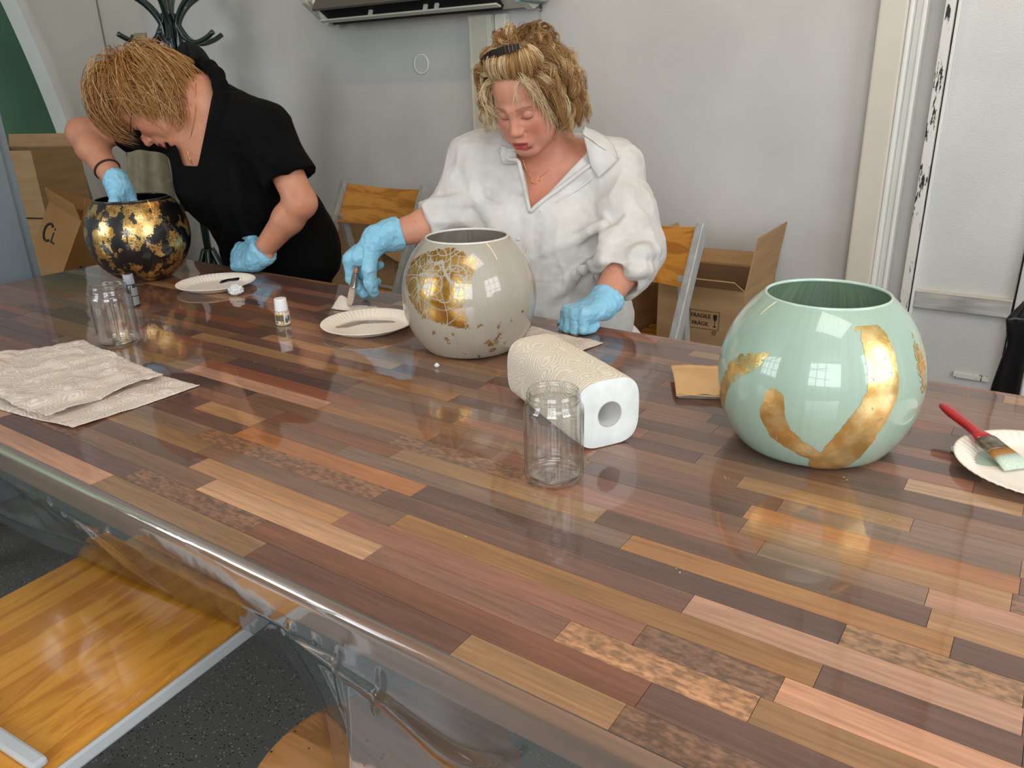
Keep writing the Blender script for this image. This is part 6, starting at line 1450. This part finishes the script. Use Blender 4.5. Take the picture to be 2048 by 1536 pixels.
# 4 back
n = 62; az = rh.choice([-1, 1], n) * rh.uniform(2.0, PI, n); el = rh.uniform(-.2, 1.1, n); P0 = scalp(az, el); P3 = np.stack([np.sin(az) * .10, np.cos(az) * .085 - .03, rh.uniform(-.115, -.02, n)], 1) + jit(n, .010); o1 = unit(P0 - EC)
locks(P0, P0 + o1 * .04, P3 + np.array((0, -.02, .06)), P3, 20, rh.uniform(.007, .015, n), 2.0, np.full(n, .006), rh.normal(1.0, .8, n), (.0005, .0009), 20)
# 5 pale wisps over the brow and temples
def wisps(n, p0, p3, out, sp, amp=.004):
    mx_ = np.array((-1, 1, 1)); out = np.array(out) * mx_; P0 = np.array(p0) * mx_ + jit(n, sp); P3 = np.array(p3) * mx_ + jit(n, sp * 1.6); P1 = P0 + out + jit(n, .003); P2 = P3 + out * .8 + np.array((0, 0, .03))
    grp.append((curl(bez_many([P0, P1, P2, P3], 18), np.full(n, amp), .8, rh, .2), rh.uniform(.0004, .0007, n), np.clip(rh.normal(3.6, .5, n), 0, 4)))
wisps(60, (.040, .070, .094), (.064, .064, .014), (.014, .024, .004), .006); wisps(10, (.030, .078, .090), (.034, .098, .030), (.0, .022, -.002), .004)
wisps(16, (-.046, .068, .086), (-.034, .100, .004), (-.030, .026, .004), .004, .007); wisps(30, (.056, .056, .070), (.070, .054, -.060), (.020, .020, .0), .006, .008)
wisps(30, (-.058, .048, .07), (-.068, .058, -.05), (-.020, .012, .0), .006, .007)
k = 20
def resample(C, k):
    n, m, _ = C.shape; t = np.linspace(0, m - 1, k); i = np.minimum(t.astype(int), m - 2); f = (t - i)[None, :, None]; return C[:, i] * (1 - f) + C[:, i + 1] * f
Cs = np.concatenate([resample(g_[0], k) for g_ in grp]); rs_ = np.concatenate([g_[1] for g_ in grp]); ci = np.concatenate([g_[2] for g_ in grp])
i0 = np.floor(ci).astype(int); i1 = np.minimum(i0 + 1, 4); order = np.array([3, 0, 1, 2, 4]); f = (ci - i0)[:, None]; colr = blonds[order[i0]] * (1 - f) + blonds[order[i1]] * f
hr = tubes('hair', to_world(Cs, oW, RW_h, scW), rs_ * scW, colr, hair_mat('blonde_hair'), PW); hr['kind'] = 'stuff'
S = Sdf(oW - .17, oW + .17, .004); T_ = lambda p: oW + RW_h @ (np.array(p) * scW)
S.ell(T_((0, -.014, .042)), ER * 1.03 * scW, RW_h, .01); S.ell(T_((0, -.030, .110)), (.05 * scW, .05 * scW, .045 * scW), RW_h, .03)
for s in (-1, 1): S.ell(T_((s * .075, -.018, -.03)), (.026 * scW, .048 * scW, .07 * scW), RW_h, .03)
S.ell(T_((0, -.07, -.02)), (.075 * scW, .045 * scW, .08 * scW), RW_h, .03)
q = T_((0, .040, .02)); S.op(lambda X, Y, Z: -((X - q[0]) * FW[0] + (Y - q[1]) * FW[1] + (Z - q[2]) * FW[2]) + .0 * X - .55 * np.maximum((X - q[0]) * UW[0] + (Y - q[1]) * UW[1] + (Z - q[2]) * UW[2] - .045, 0) * -1, oW - .2, oW + .2, .02, 's') if True else None
S.displace(lambda P: -.006 * (1 - ridge(P, 45, 1)) ** 2 + .003, .016)
V, Fq = S.mesh(); mobj('hair_base', V, Fq, pmat('blonde_hair_base', lin(132, 104, 70), .6), PW, True)
# dark barrette
cl = spline([T_((.066, .052, .122)), T_((.040, .062, .143)), T_((-.004, .064, .156)), T_((-.046, .054, .158))], 16); mb = MB()
for i in range(15): mb.bar(cl[i], cl[i + 1] + (cl[i + 1] - cl[i]) * .15, .018 * (.30 + .70 * math.sin(PI * (i + 1.2) / 17) ** .6), .006, tuple(FW + UW * .4), .001)
mb.build('hair_clip', pmat('tortoiseshell_clip', lin(38, 24, 18), .18, 0, Coat_Weight=.8), PW)

# brush held in the right hand: tip on the cloth
tip = atz(699, 612, TZ + .010); grip = A3(712, 540, 1.372); d = nrm(grip - tip); Lb = .20; a = tip + d * .175
br2 = empty('round_brush', tuple(tip), 'paint brush held upright in the seated woman\'s gloved right hand', 'paint brush')
d = -d; sx = nrm(np.cross(d, (.5, -.8, 0))); up = np.cross(sx, d); Lb = .175
loft([(0, .003, .003, 0), (.1, .0055, .0045, 0), (.35, .006, .005, 0), (.50, .0075, .005, 0)], 'handle', pmat('varnished_wood_handle', lin(176, 112, 66), .3, 0, Coat_Weight=.5), br2)
loft([(.49, .0072, .005, 0), (.50, .0076, .0054, 0), (.72, .0082, .005, 0), (.73, .0082, .005, 0)], 'ferrule', pmat('nickel_ferrule', lin(190, 180, 165), .15, 1.0), br2)
loft([(.725, .0078, .0045, 0), (.80, .0088, .0048, 0), (.93, .0085, .0035, .001), (1.0, .0060, .0015, .002)], 'bristles', nmat('beige_bristle', lin(150, 112, 84), lin(222, 208, 192), 3, .6, stretch=(300, 300, 16)), br2, 3)

# =================================================================== standing woman in black
sL, sR = np.array((-1.905, 1.53, 1.160)), np.array((-2.250, 1.395, 1.185))
eL, wL = A3(602, 405, 1.53), A3(520, 508, 1.485); eR, wR = A3(166, 268, 1.275), A3(230, 362, 1.25)
sd2 = nrm(sL - sR); hipB = np.array((-2.135, 1.705, .80)); nbB = A3(404, 186, 1.46); midB = (sL + sR) / 2
up2 = nrm(midB - hipB); fd2 = nrm(np.cross(sd2, up2)); RB = np.stack([sd2, fd2, up2], 1); RB[:, 0] = np.cross(RB[:, 1], RB[:, 2])
UB = nrm((-.75, -.50, .42)); FB = np.array((-.22, -.42, -.88)); FB = nrm(FB - UB * (FB @ UB)); XB = np.cross(FB, UB); RBh = np.stack([XB, FB, UB], 1); scB = 1.0
oB_ = A3(300, 204, 1.375)
chB = midB - up2 * .13 - fd2 * .0; wsB = hipB + up2 * .10
S = Sdf((-2.60, 1.12, .68), (-1.66, 1.95, 1.42), HB)
def torsoB(S, g):
    S.ell(wsB, (.178 + g, .122 + g, .16 + g), RB, .04); S.ell(chB, (.172 + g, .115 + g, .16 + g), RB, .06); S.ell(hipB, (.195 + g, .14 + g, .14 + g), None, .06)
    for s in (-1, 1): S.ell(chB + sd2 * s * .075 + fd2 * .075 - up2 * .045, (.074 + g, .070 + g, .078 + g), RB, .04)
    S.cap(sR + sd2 * .04, sL - sd2 * .04, .050 + g, .050 + g, .05); S.cap(nbB - up2 * .05, sR, .055 + g, .048 + g, .05); S.cap(nbB - up2 * .05, sL, .055 + g, .048 + g, .05)
torsoB(S, 0); hbB = oB_ + RBh @ np.array((0, -.030, -.055)); S.cap(hbB, nbB - up2 * .02, .050, .054, .04); S.cap(nbB - up2 * .02, chB + up2 * .06, .056, .08, .05); S.cap(oB_ + RBh @ np.array((0, .0, -.085)), nbB + fd2 * .03 - up2 * .02, .036, .042, .03)
for a_, b_, c_ in ((sL, eL, wL), (sR, eR, wR)): S.chain([a_, b_], [.054, .043], .03); S.chain([b_, b_ + (c_ - b_) * .3, c_], [.043, .043, .028], .02)
build_head(S, oB_, RBh, scB, .3, .2)
aBl = nrm((-.95, -.10, -.10)); uBl = nrm((.15, -.72, .62)); tBl = (0, 0, 1)
cB = [(.75, 1.2, .7), (.8, 1.25, .7), (.85, 1.3, .7), (.95, 1.3, .7)]; thB = [(.62, .75, .15), (.92, .42, .10), (1.0, .10, .10)]
wBl = wL + nrm(wL - eL) * .012; aBr = nrm((.20, .02, -.95)); uBr = nrm((-.95, -.2, -.1)); cBr = [(.4, .4, .3)] * 4; thBr = [(.6, .6, -.3), (.8, .3, -.3), (.9, 0, -.3)]; wBr = wR + np.array((.012, -.0, -.012))
hand_prims(S, wBl, aBl, uBl, tBl, cB, thB, 0, 1.08); hand_prims(S, wBr, aBr, uBr, (0, -1, 0), cBr, thBr, 0, .90)
V, Fq = S.mesh(); V = smooth_mesh(V, Fq, 2); skinB = (200, 142, 112)
cBk = np.tile(np.array(lin(*skinB)[:3]), (len(V), 1)); hd = np.linalg.norm(V - oB_, axis=1) < .16; cBk[hd] = head_colour(V[hd], oB_, RBh, scB, skinB, (160, 84, 78))
PB = tag(mobj('person', V, Fq, M_skin, None, True, cBk), 'standing woman in black top with short golden hair, one gloved hand inside the black vase', 'person')
glove('glove', wBl, aBl, uBl, tBl, cB, thB, eL, PB, wBl - .20, wBl + .12, 1.08, .040, 3, TZ + .0012)
glove('glove', wBr, aBr, uBr, (0, -1, 0), cBr, thBr, eR, PB, wBr - .17, wBr + .12, .90, .028, 5)
M_blkc = nmat('black_jersey', lin(5, 5, 6), lin(9, 9, 10), 10, .9, bump=.15, bscale=40, Specular_IOR_Level=.15)
S = Sdf((-2.56, 1.15, .66), (-1.66, 1.98, 1.38), HC); torsoB(S, .014); S.ell(hipB - np.array((0, 0, .05)), (.215, .165, .16), None, .05); S.ell(chB + fd2 * .05 - up2 * .12, (.155, .095, .12), RB, .06)
cfL = sL + (eL - sL) * .66; cfR = sR + (eR - sR) * .45
S0 = S; S = S0.blank(); S.chain([sL, cfL], [.068, .076], .03); S.chain([sR, cfR], [.066, .070], .03)
for c_, s_ in ((cfL, sL), (cfR, sR)):
    d = nrm(s_ - c_); cut_end(S, c_ + d * .0, d, .12); S.cap(c_ + d * .02, c_ - d * .08, .060, .060, .003, 's')
S0.merge(S, .04); S = S0
# loose collar standing behind the neck
S.displace(lambda P: -.006 * (1 - ridge(P, 10, 3.1, (1, 1, .6))) ** 2 - .003 * (1 - ridge(P, 24, 6)) ** 2 + .003, .016)
for p in ([(600, 350, 1.5), (560, 330, 1.5), (520, 300, 1.5)], [(470, 330, 1.48), (480, 400, 1.52), (500, 470, 1.56)], [(430, 380, 1.48), (450, 440, 1.53), (455, 500, 1.57)]):
    pts = []
    for q in p: r_, d = on_surface(S, A3(*q)); pts.append(r_ + d * .004)
    S.chain(spline(pts, 9), [.012 * q for q in (.35, .7, .95, 1, 1, 1, .9, .7, .35)], .02)
dvB = nrm(CAM - chB); pl = [A3(*p) for p in ((366, 331, 1.41), (399, 333, 1.41), (410, 270, 1.42), (424, 210, 1.44), (428, 160, 1.46), (380, 140, 1.46), (352, 280, 1.43))]
prism_cut(S, pl, dvB, -.15, .6, .004); prism_cut(S, [A3(*p) for p in ((400, 262, 1.42), (420, 205, 1.44), (424, 160, 1.46), (380, 132, 1.46), (322, 165, 1.45), (322, 262, 1.43), (352, 278, 1.42))], dvB, -.15, .6, .004); S.cap(nbB - up2 * .0, hbB, .056, .056, .006, 's')
S.chain(spline([A3(380, 130, 1.50), A3(405, 126, 1.49), A3(434, 150, 1.47), A3(442, 195, 1.445), A3(436, 240, 1.43), A3(424, 275, 1.42)], 11), [.010, .015, .018, .019, .020, .020, .019, .018, .016, .013, .010], .012)
V, Fq = S.mesh(); mobj('top', smooth_mesh(V, Fq, 2), Fq, M_blkc, PB, True)
S = Sdf((-2.42, 1.48, .06), (-1.84, 1.95, .82), .007); S.ell(hipB - np.array((0, 0, .04)), (.20, .155, .14), None, .03)
for s in (-1, 1): S.chain([hipB + np.array((s * .095, .01, -.06)), hipB + np.array((s * .10, .01, -.36)), hipB + np.array((s * .105, .03, -.73))], [.092, .066, .050], .02)
S.half((0, 0, .07), (0, 0, -1)); V, Fq = S.mesh(); mobj('trousers', smooth_mesh(V, Fq, 2), Fq, M_blkc, PB, True)
for s in (-1, 1):
    f = np.array((hipB[0] + s * .105, hipB[1] + .03, .045)); S = Sdf(f + (-.08, -.24, -.06), f + (.08, .10, .10), .006); S.cap(f + (0, .03, 0), f + (0, -.15, -.008), .042, .036, .02); S.cap(f, f + (0, 0, .05), .045, .045, .02); S.half((0, 0, .002), (0, 0, -1)); V, Fq = S.mesh(); mobj('shoe', V, Fq, M_shoe, PB, True)
# hair: short layered bob combed out from the whorl
rb = np.random.default_rng(33); n = 5200; az = rb.uniform(-PI, PI, n); el = np.arcsin(rb.uniform(-.62, 1.0, n)); q = np.stack([np.cos(el) * np.sin(az), np.cos(el) * np.cos(az), np.sin(el)], 1)
keep = ~((q[:, 1] > .45) & (q[:, 2] < .50)) & ~((np.abs(az) < 1.25) & (q[:, 2] < .10)); q = q[keep]; n = len(q); cr0 = nrm((0, -.62, .78)); k = 18
ERb = np.array((.080, .101, .097)); ECb = np.array((0, -.010, .034)); gl = RBh.T @ np.array((0, 0, -1.0))
pos = q * 1.02; Cq = [pos.copy()]; ln = rb.uniform(.85, 1.5, n) * (1 + .25 * (q[:, 1] > -.2)); drn = pos - cr0 * (pos @ cr0)[:, None] * .9; drn += .12 * rb.normal(0, 1, (n, 3)); lift = rb.uniform(.08, .42, n) * (1 + .5 * (q @ cr0 > .5))
sw = np.stack([np.zeros(n), np.zeros(n), np.zeros(n)], 1)
for i in range(1, k):
    t = i / (k - 1); u = pos / np.linalg.norm(pos, axis=1, keepdims=True); dd = drn - u * (drn * u).sum(1, keepdims=True); dd /= np.linalg.norm(dd, axis=1, keepdims=True) + 1e-6
    dd = dd + .18 * t * gl + .10 * u * math.sin(t * 9) * rb.normal(0, 1, (n, 1)) * .3
    pos = pos + dd * (ln / k)[:, None] * 1.25; rad = 1.02 + lift * np.sin(min(t * 1.7, 1.0) * PI / 2) * (1 - .25 * t * t); pos = pos / np.linalg.norm(pos, axis=1, keepdims=True) * rad[:, None]; drn = dd; Cq.append(pos.copy())
Cq = np.stack(Cq, 1); Cq[..., 2] = np.where(Cq[..., 2] < 0, Cq[..., 2] * 1.75, Cq[..., 2]); L = ECb + Cq * ERb
bad = ((L[..., 1] > .066) & (L[..., 2] < -.012) & (np.abs(L[..., 0]) < .072)).any(1); L = L[~bad]; n = len(L)
L = curl(L, rb.uniform(.001, .006, n), 1.2, rb, .4)
golds = np.array([lin(132, 80, 38)[:3], lin(184, 128, 70)[:3], lin(216, 168, 104)[:3], lin(236, 206, 152)[:3]])
cl_ = np.clip(1.1 + 1.3 * (vnoise(L[:, 8] * np.array((1, 1, 1)), 70) - .5) * 2.6 + rb.normal(0, .5, n), 0, 2.999); i0 = np.floor(cl_).astype(int); f = (cl_ - i0)[:, None]; colr = golds[i0] * (1 - f) + golds[i0 + 1] * f
hr = tubes('hair', to_world(L, oB_, RBh, scB), rb.uniform(.0006, .0011, n), colr, hair_mat('golden_hair', .38), PB); hr['kind'] = 'stuff'
S = Sdf(oB_ - .17, oB_ + .17, .004); T2 = lambda p: oB_ + RBh @ (np.array(p) * scB); S.ell(T2(ECb), ERb * 1.06 * scB, RBh, .01)
for s in (-1, 1): S.ell(T2((s * .070, -.01, -.01)), (.020 * scB, .050 * scB, .055 * scB), RBh, .03)
q2 = T2((0, .045, .02)); S.op(lambda X, Y, Z: -((X - q2[0]) * FB[0] + (Y - q2[1]) * FB[1] + (Z - q2[2]) * FB[2]) + .55 * np.maximum((X - q2[0]) * UB[0] + (Y - q2[1]) * UB[1] + (Z - q2[2]) * UB[2] - .040, 0), oB_ - .2, oB_ + .2, .02, 's')
V, Fq = S.mesh(); mobj('hair_base', V, Fq, pmat('golden_hair_base', lin(140, 92, 50), .6), PB, True)
# glasses
M_gf = pmat('dark_metal_frame', lin(60, 46, 40), .25, .8); gs = MB()
for s in (-1, 1):
    c = np.array((s * .031, .108, -.004)); gs.tube([T2(c + np.array((.023 * math.cos(a), -.006 * abs(math.cos(a)) , .016 * math.sin(a)))) for a in np.linspace(0, 2 * PI, 33)], .0013, 6, False)
    gs.tube([T2((s * .054, .102, .0)), T2((s * .070, .075, .003)), T2((s * .076, .045, .005))], .0013, 6)
gs.tube([T2((-.008, .110, -.002)), T2((0, .113, .001)), T2((.008, .110, -.002))], .0013, 6); gs.build('glasses', M_gf, PB, True)
# hair tie on the wrist, thin gold chain
d = nrm(eR - wR); n1 = nrm(np.cross(d, (0, 0, 1))); n2 = np.cross(d, n1); c = wR + d * .050; MB().tube([c + .0345 * (math.cos(a) * n1 + math.sin(a) * n2) for a in np.linspace(0, 2 * PI, 41)], .0032, 8, False).build('hair_tie', pmat('dark_elastic', lin(44, 26, 34), .7), PB, True)
SB2 = Sdf((-2.4, 1.2, .95), (-1.85, 1.7, 1.38), .006); torsoB(SB2, 0); SB2.cap(hbB, nbB - up2 * .02, .050, .054, .04); SB2.cap(nbB - up2 * .02, chB + up2 * .06, .056, .08, .05); SB2.cap(oB_ + RBh @ np.array((0, .0, -.085)), nbB + fd2 * .03 - up2 * .02, .036, .042, .03)
pts = [oB(p, .002, SB2) for p in ((392, 165, 1.42), (391, 195, 1.41), (390, 230, 1.41), (382, 270, 1.40), (374, 295, 1.40), (380, 318, 1.40), (385, 328, 1.40))]
MB().tube(spline(pts, 50), .0008, 5).build('necklace', M_au, PB, True)
